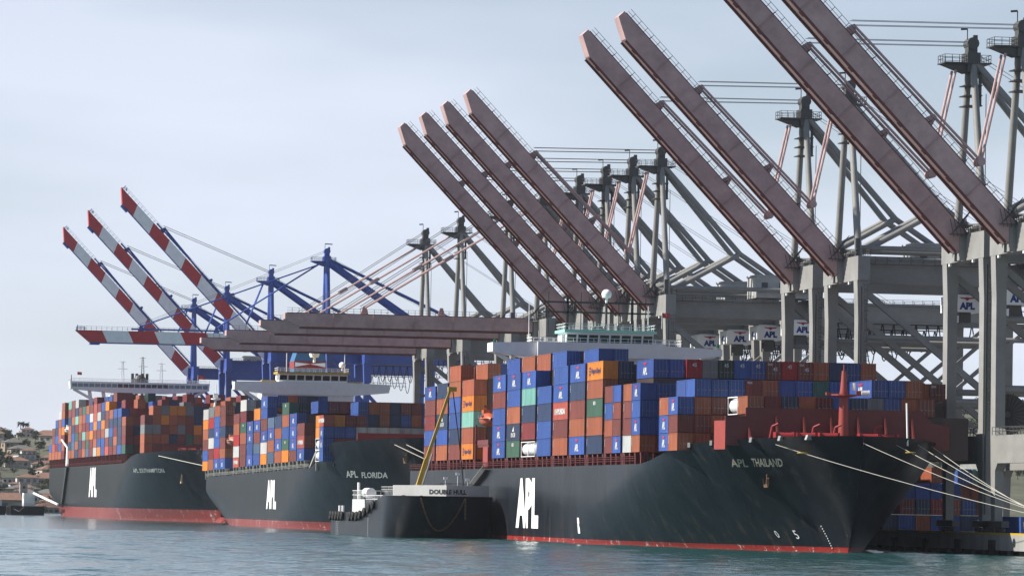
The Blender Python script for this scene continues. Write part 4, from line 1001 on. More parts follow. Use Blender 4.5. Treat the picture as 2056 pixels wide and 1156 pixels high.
def crane(Yc, raised, label, idx, blue=False):
    base = BLUE if blue else GREY
    r = thing('quay_crane', (XW, Yc, QZ), label, 'crane', 'blue quay cranes' if blue else 'grey quay cranes with pink booms')
    gz0, gz1 = (50.8, 54.8) if blue else (43.0, 46.6)
    hx, hzz = (184.0, 51.5) if blue else (183.8, 44.2)
    BL = 71.0 if blue else 54.6; BH = 3.4 if blue else 2.9; ang = radians(46.3) if raised else 0.0
    az = 80.8 if blue else 76.2; dy = 9.3
    lx = 0.85 if blue else 0.72
    # legs with bogies
    for X in (XW, XL):
        for sg in (-1, 1):
            y = Yc+sg*dy; b = MB()
            b.add([(X-lx*.8, y-.9, QZ+1.8), (X+lx*.8, y-.9, QZ+1.8), (X+lx*.8, y+.9, QZ+1.8), (X-lx*.8, y+.9, QZ+1.8),
                   (X-lx, y-1.15, 17.4), (X+lx, y-1.15, 17.4), (X+lx, y+1.15, 17.4), (X-lx, y+1.15, 17.4)], [(0, 3, 2, 1), (0, 1, 5, 4), (1, 2, 6, 5), (2, 3, 7, 6), (3, 0, 4, 7)])
            b.add([(X-lx, y-1.15, 17.4), (X+lx, y-1.15, 17.4), (X+lx, y+1.15, 17.4), (X-lx, y+1.15, 17.4), (X-lx*1.05, y-1.15, gz0-6), (X+lx*1.05, y-1.15, gz0-6), (X+lx*1.05, y+1.15, gz0-6), (X-lx*1.05, y+1.15, gz0-6),
                   (X-lx*1.35, y-1.15, gz0), (X+lx*1.35, y-1.15, gz0), (X+lx*1.35, y+1.15, gz0), (X-lx*1.35, y+1.15, gz0)],
                  [(0, 1, 5, 4), (1, 2, 6, 5), (2, 3, 7, 6), (3, 0, 4, 7), (4, 5, 9, 8), (5, 6, 10, 9), (6, 7, 11, 10), (7, 4, 8, 11)])
            lg = b.build('leg', base, r)
            g_ = MB(); g_.box(X-.55, X+.55, y-4.2, y+4.2, QZ+1.0, QZ+1.9)
            for q in (-3.3, -2.0, -.7, .7, 2.0, 3.3): g_.tube((X-.25, y+q, QZ+.55), (X+.25, y+q, QZ+.55), .42, n=10)
            g_.build('bogie', DGREY, lg)
        sb = MB()                      # sill beam with haunched corners
        ya, yb = Yc-dy+1.14, Yc+dy-1.14
        sb.prism([(ya, 12.2), (ya, 18.4), (ya+1.2, 17.3), (yb-1.2, 17.3), (yb, 18.4), (yb, 12.2), (yb-1.2, 13.3), (ya+1.2, 13.3)], X-.7, X+.7, 'x'); sb.build('sill_beam', base, r)
        MB().box(X-1.0, X+1.0, Yc-dy-1.6, Yc+dy+1.6, gz0+.003, gz1+.3).build('top_beam', base, r)
    for sg in (-1, 1):
        y = Yc+sg*dy
        MB().beam((XW+.9, y, gz0-2.0), (XL-.9, y, 19.0), 1.0, 1.0, up=(0, 1, 0)).build('diagonal_brace', base, r)
        MB().tube((XW+.7, y, 26.5 if blue else 24.0), (XL-.7, y, 26.5 if blue else 24.0), .5, n=10).build('portal_tie', base, r)
    # ladder with cage, cable conduit and lamps on the near water-side leg
    yl = Yc-dy-1.2; la = MB()
    for q in (-.25, .25): la.box(XW+.35+q-.03, XW+.35+q+.03, yl-.25, yl-.19, 18, gz0-.5)
    z = 18.2
    while z < gz0-.5: la.box(XW+.1, XW+.6, yl-.24, yl-.2, z, z+.05); z += .6
    z = 20.5
    while z < gz0-1: la.box(XW-.05, XW+.75, yl-.85, yl-.8, z, z+.08); la.box(XW-.05, XW+.0, yl-.85, yl-.2, z, z+.08); la.box(XW+.7, XW+.75, yl-.85, yl-.2, z, z+.08); z += 1.6
    la.build('leg_ladder', DGREY, r)
    MB().box(XW-.45, XW-.25, yl-.12, yl+.06, 6, gz0-1).build('cable_conduit', DGREY, r)
    wl = MB(); rails_box(wl, XW-1.3, XW+1.3, Yc-dy+1.6, Yc+dy-1.6, 17.3, 1.1, 1.6); wl.build('sill_railing', DGREY, r)
    for q in (-1, 1): MB().box(XW-1.25, XW-.95, Yc+q*6-.25, Yc+q*6+.25, gz0-.5, gz0-.1).build('floodlight', WHITE, r)
    # girder over the quay
    xe = 252.0
    gd = MB(); gd.box(XW-2.0, xe, Yc-1.9, Yc-.7, gz0, gz1); gd.box(XW-2.0, xe, Yc+.7, Yc+1.9, gz0, gz1)
    for x in range(190, 252, 6): gd.box(x, x+.5, Yc-.7, Yc+.7, gz1-1.2, gz1-.4)
    gir = gd.build('girder', base, r)
    rl = MB(); x = XW+2
    for yy in (Yc-3.0, Yc+3.0):
        rl.box(XW+1, xe, yy-.45, yy+.45, gz1-.6, gz1-.5)
        x = XW+2
        while x < xe: rl.box(x-.04, x+.04, yy-.04, yy+.04, gz1-.5, gz1+.7); x += 2.0
        for k in (.1, .7): rl.beam((XW+1, yy, gz1+k), (xe, yy, gz1+k), .07, .07)
    rl.build('girder_walkway', DGREY, gir)
    # A-frame
    for sg in (-1, 1):
        MB().tube((XW+.2, Yc+sg*(6.8 if not blue else 4.5), gz1+.2), (XW, Yc+sg*1.1, az-4.0), .62 if not blue else .75, .5 if not blue else .7, n=12).build('a_frame_leg', base, r, smooth=True)
    hd = MB(); hd.box(XW-1.0, XW+1.0, Yc-1.6, Yc+1.6, az-5.5, az-2.6); hd.box(XW-.7, XW+.7, Yc-.9, Yc+.9, az-2.6, az-.9); hd.tube((XW, Yc-1.2, az-1.2), (XW, Yc+1.2, az-1.2), .9, n=12)
    head = hd.build('apex_head', DGREY if not blue else BLUE, r)
    pf_ = MB(); pf_.box(XW-4.6, XW+2.6, Yc-1.9, Yc+1.9, az-4.3, az-4.1); pf_.prism([(XW-4.6, az-4.3), (XW-1.0, az-4.3), (XW-1.0, az-5.6)], Yc-1.2, Yc+1.2, 'y')
    rails_box(pf_, XW-4.5, XW-1.2, Yc-1.8, Yc+1.8, az-4.1, 1.1, 1.1); rails_box(pf_, XW+1.1, XW+2.5, Yc-1.8, Yc+1.8, az-4.1, 1.1, 1.0)
    pf_.beam((XW-.6, Yc, az-1), (XW-.6, Yc, az+1.0), .12, .12); pf_.beam((XW-.6, Yc, az+1.0), (XW+1.6 if blue else XW-1.6, Yc, az+.9), .16, .3); pf_.box(XW+.3, XW+.9, Yc-.3, Yc+.3, az-.9, az+.1); pf_.build('service_platform', DGREY if not blue else BLUE, head)
    ld = MB(); ld.box(XW+.75, XW+.85, Yc-5.2, Yc-5.1, gz1, az-9)
    if not blue:
        for k in range(3): ld.box(XW-1.3, XW+1.3, Yc-1.7, Yc+1.7, az-7.5-k*1.5, az-7.35-k*1.5)
        ld.box(XW+.9, XW+1.3, Yc-1.2, Yc-.8, az-10.5, az-4.5)
        ld.build('ladder_cage', DGREY, head)
    # backstays
    if blue:
        for sg in (-1, 1): MB().tube((XW+.6, Yc+sg*1.0, az-4.5), (218.5, Yc+sg*3.0, gz1+.2), .95, n=12).build('backstay', base, r, smooth=True)
        for sg in (-1, 1): MB().tube((XW+.6, Yc+sg*1.2, az-3.6), (236, Yc+sg*2.0, gz1+.2), .3, n=8).build('tie_rod', base, r)
    else:
        for sg in (-1, 1):
            J = Vector((201.2, Yc+sg*3.2, 55.4))
            MB().tube((XW+.5, Yc+sg*1.2, az-4.2), J, .52, n=12).build('backstay', base, r, smooth=True)
            MB().tube(J, (XW+1.0, Yc+sg*3.6, gz1+1.0), .5, n=12).build('strut', base, r, smooth=True)
            MB().tube(J, (214.5, Yc+sg*3.2, gz1+.3), .5, n=12).build('strut', base, r, smooth=True)
    if not blue:
        for sg in (-1, 1):
            MB().tube((XW+1.0, Yc+sg*5.2, gz1+1.9), (XL+1, Yc+sg*5.2, gz1+1.9), .42, n=10).build('upper_tie', base, r, smooth=True)
            MB().tube((XW+1.0, Yc+sg*dy, gz0-9.0), (XL-1.0, Yc+sg*dy, gz0-9.0), .4, n=10).build('portal_tie', base, r, smooth=True)
            MB().beam((XL-.9, Yc+sg*dy, gz0-6.0), (XW+14, Yc+sg*dy, 24.3), .6, .6, up=(0, 1, 0)).build('counter_brace', base, r)
        hp = MB(); rails_box(hp, XW-1.1, XW+1.1, Yc-dy-1.5, Yc-2.2, gz1+.3, 1.1, 1.0); rails_box(hp, XW-1.1, XW+1.1, Yc+2.2, Yc+dy+1.5, gz1+.3, 1.1, 1.0)
        for q in range(5): hp.beam((XW-3.4+q*.4, Yc-2.3, gz1+.2+q*.5), (XW-1.4+q*.3, Yc-2.3, gz1+2.0+q*.5), .1, .1); hp.beam((XW-3.0+q*.6, Yc-2.4, gz1-.2), (XW-3.6+q*.6, Yc-2.4, gz1+2.4), .09, .09)
        hp.box(XW-3.6, XW-.8, Yc-2.6, Yc-2.0, gz1+.1, gz1+.25); hp.build('hinge_platform', DGREY, r)
        for q, (dx_, h_) in enumerate(((-.2, 3.0), (.5, 2.2))): MB().box(XW+dx_-.35, XW+dx_+.35, Yc-7.8+q*12.6, Yc-7.1+q*12.6, gz1+.3, gz1+.3+h_).build('equipment_box', DGREY, r)
    # machinery house, trolley with cab
    mh = MB(); mh.box(204.5, 215.5, Yc-3.8, Yc+3.8, gz1+.45, gz1+4.6); mho = mh.build('machinery_house', HOUSEG, r)
    MB().box(204.2, 215.8, Yc-4.1, Yc+4.1, gz1+4.6, gz1+4.85).build('roof', HOUSEG, mho)
    for x in (205.5, 209, 212.5): MB().box(x, x+1.2, Yc-3.86, Yc-3.78, gz1+1.6, gz1+3.4).build('louvre', DGREY, mho)
    if not blue:
        tr = MB(); tr.box(211.2, 216.8, Yc-3.3, Yc+3.3, gz0-2.95, gz0-.25); tr.box(211.8, 216.2, Yc-2.6, Yc+2.6, gz0-.25, gz0+.02); tro = tr.build('trolley_house', WHITE, r)
        eagle_sign(lambda u, v: (212.6+u, Yc-3.33, gz0-2.55+v), tro, 2.7, 1.25)
        t2 = text_on('APL', lambda u, v: (211.17, Yc+1.5-u*2.6, gz0-2.4+v*1.1), bold=.06); t2.build('sign_letters', LOGOB, tro, fix=False)
        MB().box(213.0, 215.0, Yc-2.0, Yc+.4, gz0-5.3, gz0-2.96).build('cab', DGREY, tro)
        MB().box(212.94, 213.0, Yc-1.8, Yc+.2, gz0-4.7, gz0-3.5).build('cab_window', GLASS, tro)
    # festoon loops under the girder
    fs = MB(); x = 219.0; rf_ = random.Random(idx)
    while x < 249:
        d = 3.2 + 2.6*rf_.random(); w_ = 2.1
        for yy in (Yc-2.4, Yc-2.15):
            pts = [Vector((x+w_*t/8, yy, gz0-.5-d*(1-(2*t/8-1)**2))) for t in range(9)]; fs.path(pts, .09, 5)
        x += w_+.15
    fs.box(218, 250, Yc-2.5, Yc-2.0, gz0-.55, gz0-.35); fs.build('festoon_cable', BLACK, gir)
    lat = MB(); x = 217.0
    while x < 248: lat.beam((x, Yc-2.2, gz0-3.8), (x+1.2, Yc-2.2, gz0-2.6), .09, .09); lat.beam((x+1.2, Yc-2.2, gz0-2.6), (x+2.4, Yc-2.2, gz0-3.8), .09, .09); x += 2.4
    lat.beam((217, Yc-2.2, gz0-3.8), (249, Yc-2.2, gz0-3.8), .14, .14); lat.beam((217, Yc-2.2, gz0-2.6), (249, Yc-2.2, gz0-2.6), .14, .14); lat.build('cable_tray', DGREY, gir)
    # cable reel low on the near leg
    cr = MB(); cr.tube((XW+4.0, Yc-dy+2.2, 20.5), (XW+4.0, Yc-dy+3.2, 20.5), 3.0, n=28); crl = cr.build('cable_reel', DGREY, r)
    sp_ = MB()
    for k in range(24): a = 2*pi*k/24; sp_.beam((XW+4.0+.5*cos(a), Yc-dy+2.1, 20.5+.5*sin(a)), (XW+4.0+3.2*cos(a), Yc-dy+2.1, 20.5+3.2*sin(a)), .1, .1, up=(0, 1, 0))
    sp_.build('spoke', DARK, crl); MB().box(XW+.7, XW+4.4, Yc-dy+2.4, Yc-dy+3.0, 20.2, 20.8).build('reel_bracket', base, crl)
    # boom
    P = lambda u, v, y: boom_pt(hx, hzz, ang, u, v, y)
    def bseg(u0, u1, m_, name, par, v0=0.0, v1=BH, tip=0.0, w=1.75):
        b = MB(); b.v = [P(u0, v0, Yc-w), P(u1-tip, v0, Yc-w), P(u1, v1*.55 if tip else v0, Yc-w), P(u1, v1, Yc-w), P(u0, v1, Yc-w)]
        b.v += [v+Vector((0, 2*w, 0)) for v in b.v]; b.v = [tuple(v) for v in b.v]
        b.f = [(0, 1, 2, 3, 4), (9, 8, 7, 6, 5), (0, 5, 6, 1), (1, 6, 7, 2), (2, 7, 8, 3), (3, 8, 9, 4), (4, 9, 5, 0)]
        return b.build(name, m_, par)
    if blue:
        bo = bseg(0, 3.0, STRW, 'boom', r); nb_ = 9; sl_ = (BL-3.0)/nb_; skew = 1.6
        for k in range(nb_):
            u0 = 3.0+k*sl_; bb = MB(); w = 1.75; last_ = k == nb_-1
            q = [P(u0-(skew if k else 0), 0, Yc-w), P(u0+sl_-skew-(2.5 if last_ else 0), 0, Yc-w), P(u0+sl_, BH, Yc-w), P(u0, BH, Yc-w)]
            if k == 0: q[0] = P(u0, 0, Yc-w)
            bb.v = [tuple(v) for v in q] + [tuple(v+Vector((0, 2*w, 0))) for v in q]
            bb.f = [(0, 1, 2, 3), (7, 6, 5, 4), (0, 4, 5, 1), (1, 5, 6, 2), (2, 6, 7, 3), (3, 7, 4, 0)]
            bb.build('boom_band', STRW if k % 2 else STRR, bo)
        tp = MB(); tp.beam(P(BL-7.0, -.3, Yc), P(BL-4.2, -.3, Yc), 3.0, .8); rails_box(tp, *[f(P(BL-2.6, BH, Yc).x, P(BL-.4, BH, Yc).x) for f in (min, max)], Yc-1.6, Yc+1.6, P(BL-1.5, BH, Yc).z, 1.0, .9); tp.beam(P(BL-.6, BH, Yc), P(BL-.6, BH+1.5, Yc), .2, .2)
        tp.build('tip_platform', BLUE, bo)
        sd2 = MB(); sd2.beam(P(1, -.25, Yc-1.5), P(BL-5, -.25, Yc-1.5), .3, .3); sd2.beam(P(1, BH+.6, Yc-1.7), P(BL-16, BH+.6, Yc-1.7), .5, .5); sd2.build('boom_rail', BLUE, bo)
    else:
        bo = bseg(0, BL, PINK, 'boom', r, tip=3.4)
        ed = MB(); ed.beam(P(.2, -.12, Yc-1.6), P(BL-3.6, -.12, Yc-1.6), .5, .22, up=(0, 1, 0)); ed.beam(P(.2, -.12, Yc+1.6), P(BL-3.6, -.12, Yc+1.6), .5, .22, up=(0, 1, 0))
        u = 1.5
        while u < BL-5: ed.beam(P(u, -.28, Yc-1.65), P(u+.9, -.28, Yc-1.65), .5, .3, up=(0, 1, 0)); u += 5.2
        ed.build('trolley_rail', PINKD, bo)
        for q in range(1, 6):
            u = BL*q/6.2; sp2 = MB(); sp2.beam(P(u, .05, Yc-1.77), P(u, BH-.05, Yc-1.77), .5, .05, up=(1, 0, 0)); sp2.build('splice_plate', PINK, bo)
        MB().beam(P(.2, BH+.05, Yc-1.72), P(BL-.4, BH+.05, Yc-1.72), .14, .12, up=(0, 1, 0)).build('upper_flange', PINKD, bo)
    wk = MB(); u = 2.0; yy = Yc-1.2
    while u < BL-.5:
        wk.beam(P(u, BH, yy), P(u, BH+1.15, yy), .08, .08, up=(0, 1, 0))
        if int(u) % 4 == 0: wk.beam(P(u, BH+.55, yy-.5), P(u, BH+.55, yy+2.6), .1, .1)
        u += 1.5
    for k in (.6, 1.15): wk.beam(P(1.5, BH+k, yy), P(BL-.5, BH+k, yy), .06, .06, up=(0, 1, 0))
    wk.build('boom_walkway', DGREY if not blue else BLUE, bo)
    lug_u = (20.0, 37.0) if not blue else (30.0, 52.0)
    for u in lug_u:
        b = MB(); q = [P(u-.9, BH-.02, Yc-.3), P(u+.9, BH-.02, Yc-.3), P(u+.3, BH+1.9, Yc-.3), P(u-.3, BH+1.9, Yc-.3)]
        b.v = [tuple(v) for v in q]+[tuple(v+Vector((0, .6, 0))) for v in q]; b.f = [(0, 1, 2, 3), (7, 6, 5, 4), (0, 4, 5, 1), (1, 5, 6, 2), (2, 6, 7, 3), (3, 7, 4, 0)]; b.build('stay_lug', PINK if not blue else BLUE, bo)
    # forestays
    top = Vector((XW-2.6, Yc, az-5.2)); sm = PINK if not blue else BLUE
    lug = P(lug_u[1], BH+1.5, Yc); lug0 = P(lug_u[0], BH+1.5, Yc)
    for yy in (-1.0, 1.0):
        o_ = Vector((0, yy, 0))
        if raised:
            jt = Vector((180.0, Yc, 55.6)) if not blue else Vector((178.0, Yc, 62.0))
            MB().tube(top+o_, jt+o_, .2).build('forestay', sm, r); MB().tube(jt+o_, lug+o_, .2).build('forestay', sm, r)
            b = MB(); b.tube(jt+o_-Vector((0, .3, 0)), jt+o_+Vector((0, .3, 0)), .62, n=12); b.build('stay_joint', sm, r)
        else:
            MB().tube(top+o_, lug+o_, .2).build('forestay', sm, r)
            mid = top.lerp(lug, .5)+o_; d_ = (lug-top).normalized(); b = MB(); b.beam(mid-d_*1.1, mid+d_*1.1, .5, .8); b.build('stay_joint', sm, r)
            if blue: MB().tube(top+o_, lug0+o_, .2).build('forestay', sm, r)
    # hoist ropes from the apex to the boom
    hr = MB(); tgt = P(lug_u[1]+1.0, BH+1.8, Yc)
    for k in range(4): hr.tube((XW-.5, Yc-.9+.6*k, az-1.0-.5*(k % 2)), tgt+Vector((0, -.9+.6*k, -.6*(k % 2))), .045, n=5)
    hr.build('hoist_rope', CABLE, r)
    sr_ = MB()
    for k in (-1, 1): sr_.tube((XW+1, Yc+k, az-3), (XL+16, Yc+k*1.5, gz1+.2), .04, n=5)
    sr_.build('rear_rope', CABLE, r)
    return r
PINKY = [600.6, 625.3, 694.5, 723.2, 834.0, 859.8, 885.5, 912.2, 952.0, 992.6, 1055.6, 1107.0]
for i, y in enumerate(PINKY):
    crane(y, i < 8, 'grey quay crane with %s pink boom, %s in line from the red-masted ship\'s bow' % ('raised' if i < 8 else 'lowered', ORD[i+1]), i)
for i, y in enumerate((1280.0, 1403.0, 1518.0, 1616.0)):
    crane(y, i > 0, ('blue quay crane with lowered red and white striped boom' if i == 0 else 'blue quay crane with raised striped boom, %s along from the lowered one' % ORD[i]), 20+i, blue=True)

# ------------------------------------------------------------------ yard: boxes and light gear on the quay
yr = random.Random(9); cnt = 0
for (x, y, s) in ((198.2, 716, 'BDAN'), (200.8, 716, 'RNA'), (203.4, 716, 'BEAR'), (206.0, 716, 'BRB'), (208.6, 716, 'NB'), (212, 730, 'RRMB'), (214.6, 730, 'BMRT'), (217.2, 730, 'MBR'), (222, 800, 'BGRB'), (224.6, 800, 'RBM'), (227.2, 800, 'BBAR'), (236, 810, 'RBTB'), (238.6, 810, 'BRM'), (204, 660, 'N'), (206.6, 660, 'B'), (201.4, 660, 'B'), (190.8, 700, 'N'), (193.4, 700, 'B')):
    cnt += 1
    for k, c in enumerate(s): container(x, y, QZ+k*2.62, 12.19, 2.591, c, 'tier %d of the %s yard stack' % (k+1, ORD[cnt]), 'Q', end='D' if k % 2 else 'C')
# ------------------------------------------------------------------ fuel barge alongside the near ship
BG = thing('fuel_barge', (132.3, 795, 0), 'black fuel barge with white DOUBLE HULL breakwater, moored along the red-masted ship', 'barge')
hb_ = hull_mat('barge_hull_paint', (0.009, 0.011, 0.015), -0.6, (0.2, 0.03, 0.03), 0.6)
def btop(y): t = max(0.0, min(1.0, (800-y)/34)); return 4.5 + 3.1*t*t*(3-2*t)
b = MB(); NY_, NZ_ = 34, 8; x0_, x1_ = 122.6, 142.0
outl = []          # plan outline from the port stern round the bow to the starboard stern
for i in range(14): outl.append((x0_, 832-i*(832-771)/13))
for i in range(1, 14): a = pi - pi*i/14; outl.append((132.3+9.7*cos(a)*(1 if True else 1), 771-13.0*abs(sin(a))**.8))
for i in range(14): outl.append((x1_, 771+i*(832-771)/13))
k = len(outl)
for j in range(NZ_+1):
    for (x, y) in outl:
        zt = btop(y); z = -1.2+(zt+1.2)*j/NZ_; f = max(0.0, 1-z/7.6); push = 0
        if y < 772: push = (772-y)*0.42*f**1.2     # spoon bow: cut back towards the water
        b.v.append((x, y+push, z))
for j in range(NZ_):
    for i in range(k-1): a = j*k+i; b.f.append((a, a+1, a+k+1, a+k))
b.f.append(tuple(j*k for j in range(NZ_, -1, -1)) + tuple(j*k+k-1 for j in range(NZ_+1)))
b.build('hull', hb_, BG, smooth=True, fix=True)
d = MB(); d.v = [(x*.985+132.3*.015, y*.995+795*.005, btop(y)-.25) for x, y in outl]
hN = k//2; d.f = [(i, i+1, k-2-i, k-1-i) for i in range(hN)]; d.build('deck', DGREY, BG)
# wedge-shaped breakwater with lettering
bw_ = MB()
for (xa, ya, xb, yb_) in ((124.6, 771, 133.0, 764.6), (133.0, 764.6, 141.4, 769)):
    bw_.add([(xa, ya, 6.6), (xb, yb_, 6.9), (xb, yb_, 9.55), (xa, ya, 9.45), (xa, ya+.3, 6.6), (xb, yb_+.3, 6.9), (xb, yb_+.3, 9.55), (xa, ya+.3, 9.45)], [(0, 1, 2, 3), (7, 6, 5, 4), (0, 4, 5, 1), (3, 2, 6, 7), (0, 3, 7, 4), (1, 5, 6, 2)])
OFFG = mat('weathered_white', (0.82, 0.82, 0.8), .55, noise=.1)
bwo = bw_.build('breakwater', OFFG, BG)
for wd_, u0, u1 in (('DOUBLE', 0.0, 0.56), ('HULL', 0.62, 1.0)):
    def onp(u, v, u0=u0, u1=u1):
        x = 130.3 + (u0+(u1-u0)*u)*6.6; y = 771-6.4*(x-124.6)/8.4 if x < 133 else 764.6+4.4*(x-133)/8.4
        return Vector((x, y-.06, 7.95+v*.85))
    text_on(wd_, onp, bold=.04, cuts=12).build('barge_letters', DARK, bwo, fix=False)
for x, y in ((126.5, 772), (129.5, 770), (136.5, 769), (139.5, 770.5)): MB().prism([(y, 6.0), (y+2.2, 6.0), (y, 9.3)], x-.1, x+.1, 'x').build('breakwater_stay', OFFG, bwo)
# port deckhouse with tank, railing
MB().box(123.6, 129.5, 797, 812, 4.3, 6.9).build('deckhouse', OFFG, BG)
rl = MB(); rails_box(rl, 123.6, 129.5, 797, 812, 6.9, 1.6, 1.4); rails_box(rl, 123.6, 130, 776, 796, 6.3, 1.3, 1.5); rl.build('railing', WHITE, BG)
MB().tube((125.2, 800, 8.1), (125.2, 805.5, 8.1), .9, n=14).build('white_tank', WHITE, BG)
MB().tube((124.6, 811, 6.9), (124.6, 811, 10), .25).build('vent_post', WHITE, BG)
for y in (826, 822): MB().tube((123.4, y, 4.4), (123.4, y, 5.7), .28).build('mooring_bitt', OFFW, BG)
# deck pipework, cleats and bow railing
for k, x in enumerate((131.0, 131.7, 132.4, 133.1)): MB().path([Vector((x, 829, 5.0)), Vector((x, 782, 5.6)), Vector((x, 779, 7.4)), Vector((135.2, 778-k*.4, 9.0))], .18, 8).build('cargo_pipe', DGREY, BG)
rb_ = MB(); rails_box(rb_, 125.5, 140.5, 773, 790, 8.2, 1.0, 1.3); rb_.build('railing', OFFG, BG)
for x in (126.2, 129.2, 136.6, 139.4): MB().lathe((x, 767.8 if 128 < x < 138 else 769.5, 7.0), [(.3, 0), (.22, .45), (.36, .55), (.36, .7), (.01, .72)]).build('mooring_bitt', RUSTY, BG)
MB().box(138.2, 141.2, 783, 790, 5.0, 7.8).build('pump_house', OFFG, BG)
# tyre fenders hung along the port side
tm = MB()
for i in range(14):
    for j in range(8):
        A, B_ = 2*pi*i/14, 2*pi*j/8; tm.v.append((.3*cos(B_), (.62+.3*sin(B_))*cos(A), (.62+.3*sin(B_))*sin(A)))
tm.f = [(i*8+j, ((i+1) % 14)*8+j, ((i+1) % 14)*8+(j+1) % 8, i*8+(j+1) % 8) for i in range(14) for j in range(8)]
tme = tm.mesh('tyre_fender', smooth=True); tme.materials.append(BLACK)
for y in (830, 826.5, 823, 819.5, 816, 806, 802.5, 798, 794, 789, 784, 779):
    o = bpy.data.objects.new('tyre_fender', tme); COL.objects.link(o); o.parent = BG; o.location = Vector((122.25, y, btop(y)-.75)) - wloc(BG)
dmk = MB()
for y in (824.5, 822.3, 786):
    for q in range(9): dmk.box(122.52, 122.58, y-.1, y+.1, .3+q*.38, .5+q*.38)
dmk.build('draught_marks', WHITE, BG)
# chain slung across the bow
ch = MB(); pts = []
for i in range(29):
    t = i/28; x = 127.6+t*7.6; a = math.acos(max(-1, min(1, (x-132.3)/9.7))); y = 771-13.0*abs(sin(a))**.8; z = 7.2-5.6*(1-(2*t-1)**2)
    f = max(0., 1-z/7.6); pts.append(Vector((x, y+(772-y)*.42*f**1.2-.25, z)))
for i, (p, q) in enumerate(zip(pts[:-1], pts[1:])): ch.beam(p, q, .3 if i % 2 else .14, .14 if i % 2 else .3)
for i in range(10): ch.beam(Vector((135.3, 758.2, 7.2-i*.36)), Vector((135.3, 758.2+.1, 7.2-(i+1)*.36)), .34 if i % 2 else .16, .16 if i % 2 else .34)
ch.build('bow_chain', RUSTY, BG)
# yellow hose crane
YC = thing('hose_crane', (130.2, 778, 6.5), 'tall yellow hose crane boom standing on the fuel barge', 'crane')
MB().lathe((130.2, 778, 5.0), [(.9, 0), (.8, 3.2), (.6, 4.6), (.01, 4.7)]).build('pedestal', YELL, YC, smooth=True)
MB().beam((130.2, 778, 9.2), (131.6, 778, 14.2), .9, .9, w2=.66, h2=.66).build('boom_base', YELL, YC)
bm_ = MB().beam((131.3, 778, 13.0), (135.7, 778, 26.6), .62, .62, w2=.42, h2=.42).build('boom', YELL, YC)
MB().box(135.3, 136.8, 777.5, 778.5, 26.3, 27.1).build('boom_head', YELL, bm_)
MB().tube((130.9, 777.4, 9.6), (132.6, 777.4, 15.2), .16).build('lift_cylinder', STEELL, YC)
b = MB(); b.path([Vector((136.2, 778, 26.4)), Vector((137.4, 778, 18)), Vector((138.5, 779, 10.5)), Vector((138.8, 780, 7))], .1, 6); b.build('hose', BLACK, YC)
# deck gear: manifold, floodlights, small cab
b = MB(); b.box(134, 139, 775, 780, 5.0, 8.8); rails_box(b, 133.6, 139.4, 774.6, 780.4, 8.8, 1.1, 1.2); b.build('manifold_platform', DGREY, BG)
for x, y, z in ((134.6, 775, 10.6), (136.8, 775, 11.4), (138.6, 775, 10.4)):
    f = MB(); f.tube((x, y, 8.8), (x, y, z), .06); f.box(x-.35, x+.35, y-.3, y, z, z+.45); f.build('floodlight', OFFW, BG)
# ------------------------------------------------------------------ bunker barge and tug beyond
B2 = thing('bunker_barge', (130, 1600, 0), 'low black bunker barge with white crane house beside the far ship\'s hull', 'barge')
b = MB(); b.prism([(124.5, -1), (124.5, 3.4), (137.0, 3.4), (137.0, -1)], 1692, 1668, 'y'); b.build('hull', hb_, B2)
MB().box(126, 130, 1625, 1633, 3.4, 8.2).build('deckhouse', WHITE, B2)
MB().box(125.95, 126.02, 1627, 1629, 6, 7.5).build('window', GLASS, B2)
MB().beam((129.5, 1624.5, 8.2), (135.5, 1590, 4.2), .6, .6).build('crane_boom', WHITE, B2)
b = MB(); rails_box(b, 125, 136.5, 1564, 1666, 3.4, 1.1, 3.0); b.build('railing', DGREY, B2)
b = MB(); b.path([Vector((124.4, 1650, 2.2)), Vector((124.3, 1625, 1.4)), Vector((124.4, 1600, 3.3))], .1, 5); b.build('hose', DGREY, B2)
TG = thing('tugboat', (119.5, 1690, 0), 'small white tugboat with black tyre fenders behind the bunker barge', 'boat')
b = MB(); pr = [(-4, 11), (4, 11), (4.2, -6), (2.6, -10.5), (0, -12), (-2.6, -10.5), (-4.2, -6)]
for z, s_ in ((-1, .9), (2.4, 1.0)): b.v += [(119.5+x*s_, 1686+y*s_, z + (.9 if (y < -5 and z > 0) else 0)) for x, y in pr]
b.f = [(0, 6, 5, 4, 3, 2, 1), tuple(range(7, 14))] + [(i, (i+1) % 7, (i+1) % 7+7, i+7) for i in range(7)]; b.build('hull', hb_, TG)
MB().box(116.8, 122.2, 1683, 1693, 2.4, 5.4).build('deckhouse', WHITE, TG)
w_ = MB().box(117.4, 121.6, 1684, 1689, 5.4, 8.0).build('wheelhouse', WHITE, TG)
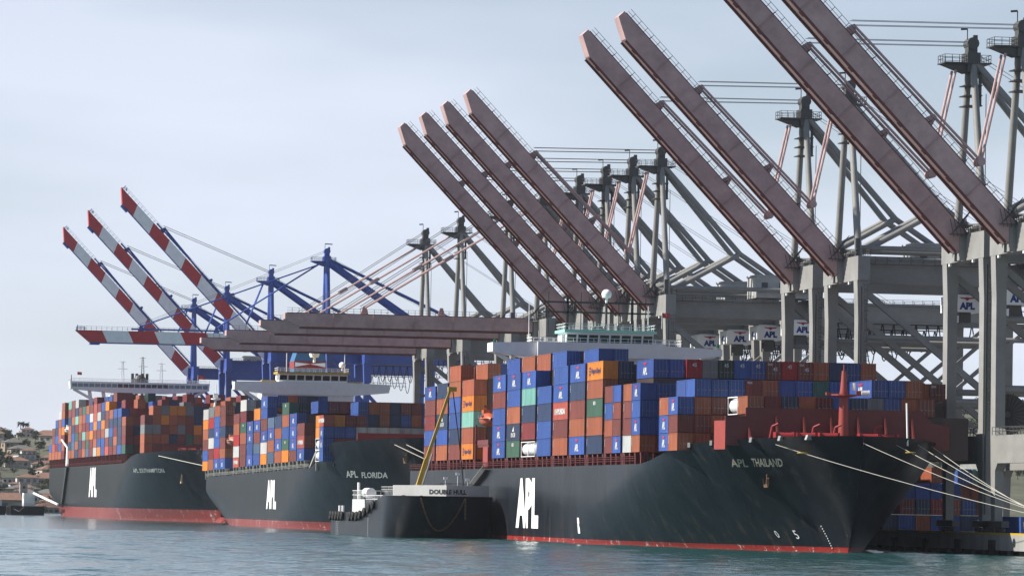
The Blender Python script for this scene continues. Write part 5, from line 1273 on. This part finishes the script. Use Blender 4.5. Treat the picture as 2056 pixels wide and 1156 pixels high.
for x in (117.6, 119.0, 120.4): MB().box(x, x+1.0, 1683.94, 1684.02, 6.4, 7.5).build('window', GLASS, w_)
MB().tube((119.5, 1688, 8), (119.5, 1688, 13), .15).build('mast', WHITE, TG)
for s_ in (-1, 1): MB().tube((119.5+s_*1.6, 1692, 5.4), (119.5+s_*1.6, 1692, 8.2), .45).build('exhaust_stack', DARK, TG)
for i in range(7):
    o = bpy.data.objects.new('tyre_fender', tme); COL.objects.link(o); o.parent = TG; o.location = Vector((115.2, 1679+i*2.6, 1.7)) - wloc(TG)
# low shed and pale silo tower on the far shore
sh = thing('shore_tower', (149.2, 1928, 0), 'square pale concrete tower on the far shore below the hillside houses', 'tower')
MB().box(147.6, 150.8, 1926, 1929.5, -1, 12.6).build('wall', STUC, sh); MB().box(147.4, 151, 1925.8, 1929.7, 12.6, 13.3).build('parapet', STUC, sh)
for z in (5, 8, 10.5): MB().box(148.8, 149.8, 1925.95, 1926.02, z, z+1.0).build('window', GLASS, sh)
b = thing('shore_shed', (139, 1915, 0), 'long low tan waterfront shed on the far shore', 'shed'); MB().box(112, 146, 1905, 1925, -1, 5.5).build('wall', STUP, b)
MB().prism([(1904, 5.5), (1926, 5.5), (1915, 8.6)], 111, 147, 'x').build('roof', TILE, b)
for x in (116, 123, 130, 137): MB().box(x, x+4, 1904.93, 1905.02, 0.5, 4.2).build('door', DGREY, b)

# ------------------------------------------------------------------ air between here and the hills
hzm = bpy.data.materials.new('haze'); hzm.use_nodes = True; n = hzm.node_tree; n.nodes.remove(n.nodes['Principled BSDF'])
pv = n.nodes.new('ShaderNodeVolumePrincipled'); pv.inputs['Color'].default_value = (0.86, 0.91, 1.0, 1); pv.inputs['Density'].default_value = 0.000024; pv.inputs['Anisotropy'].default_value = 0.2
n.links.new(pv.outputs[0], n.nodes['Material Output'].inputs['Volume'])
hb = MB().box(-3200, 6200, -300, 9200, -6.0, 125.0); ho = hb.build('haze', hzm); ho['kind'] = 'stuff'; ho['label'] = 'thin pale harbour haze'
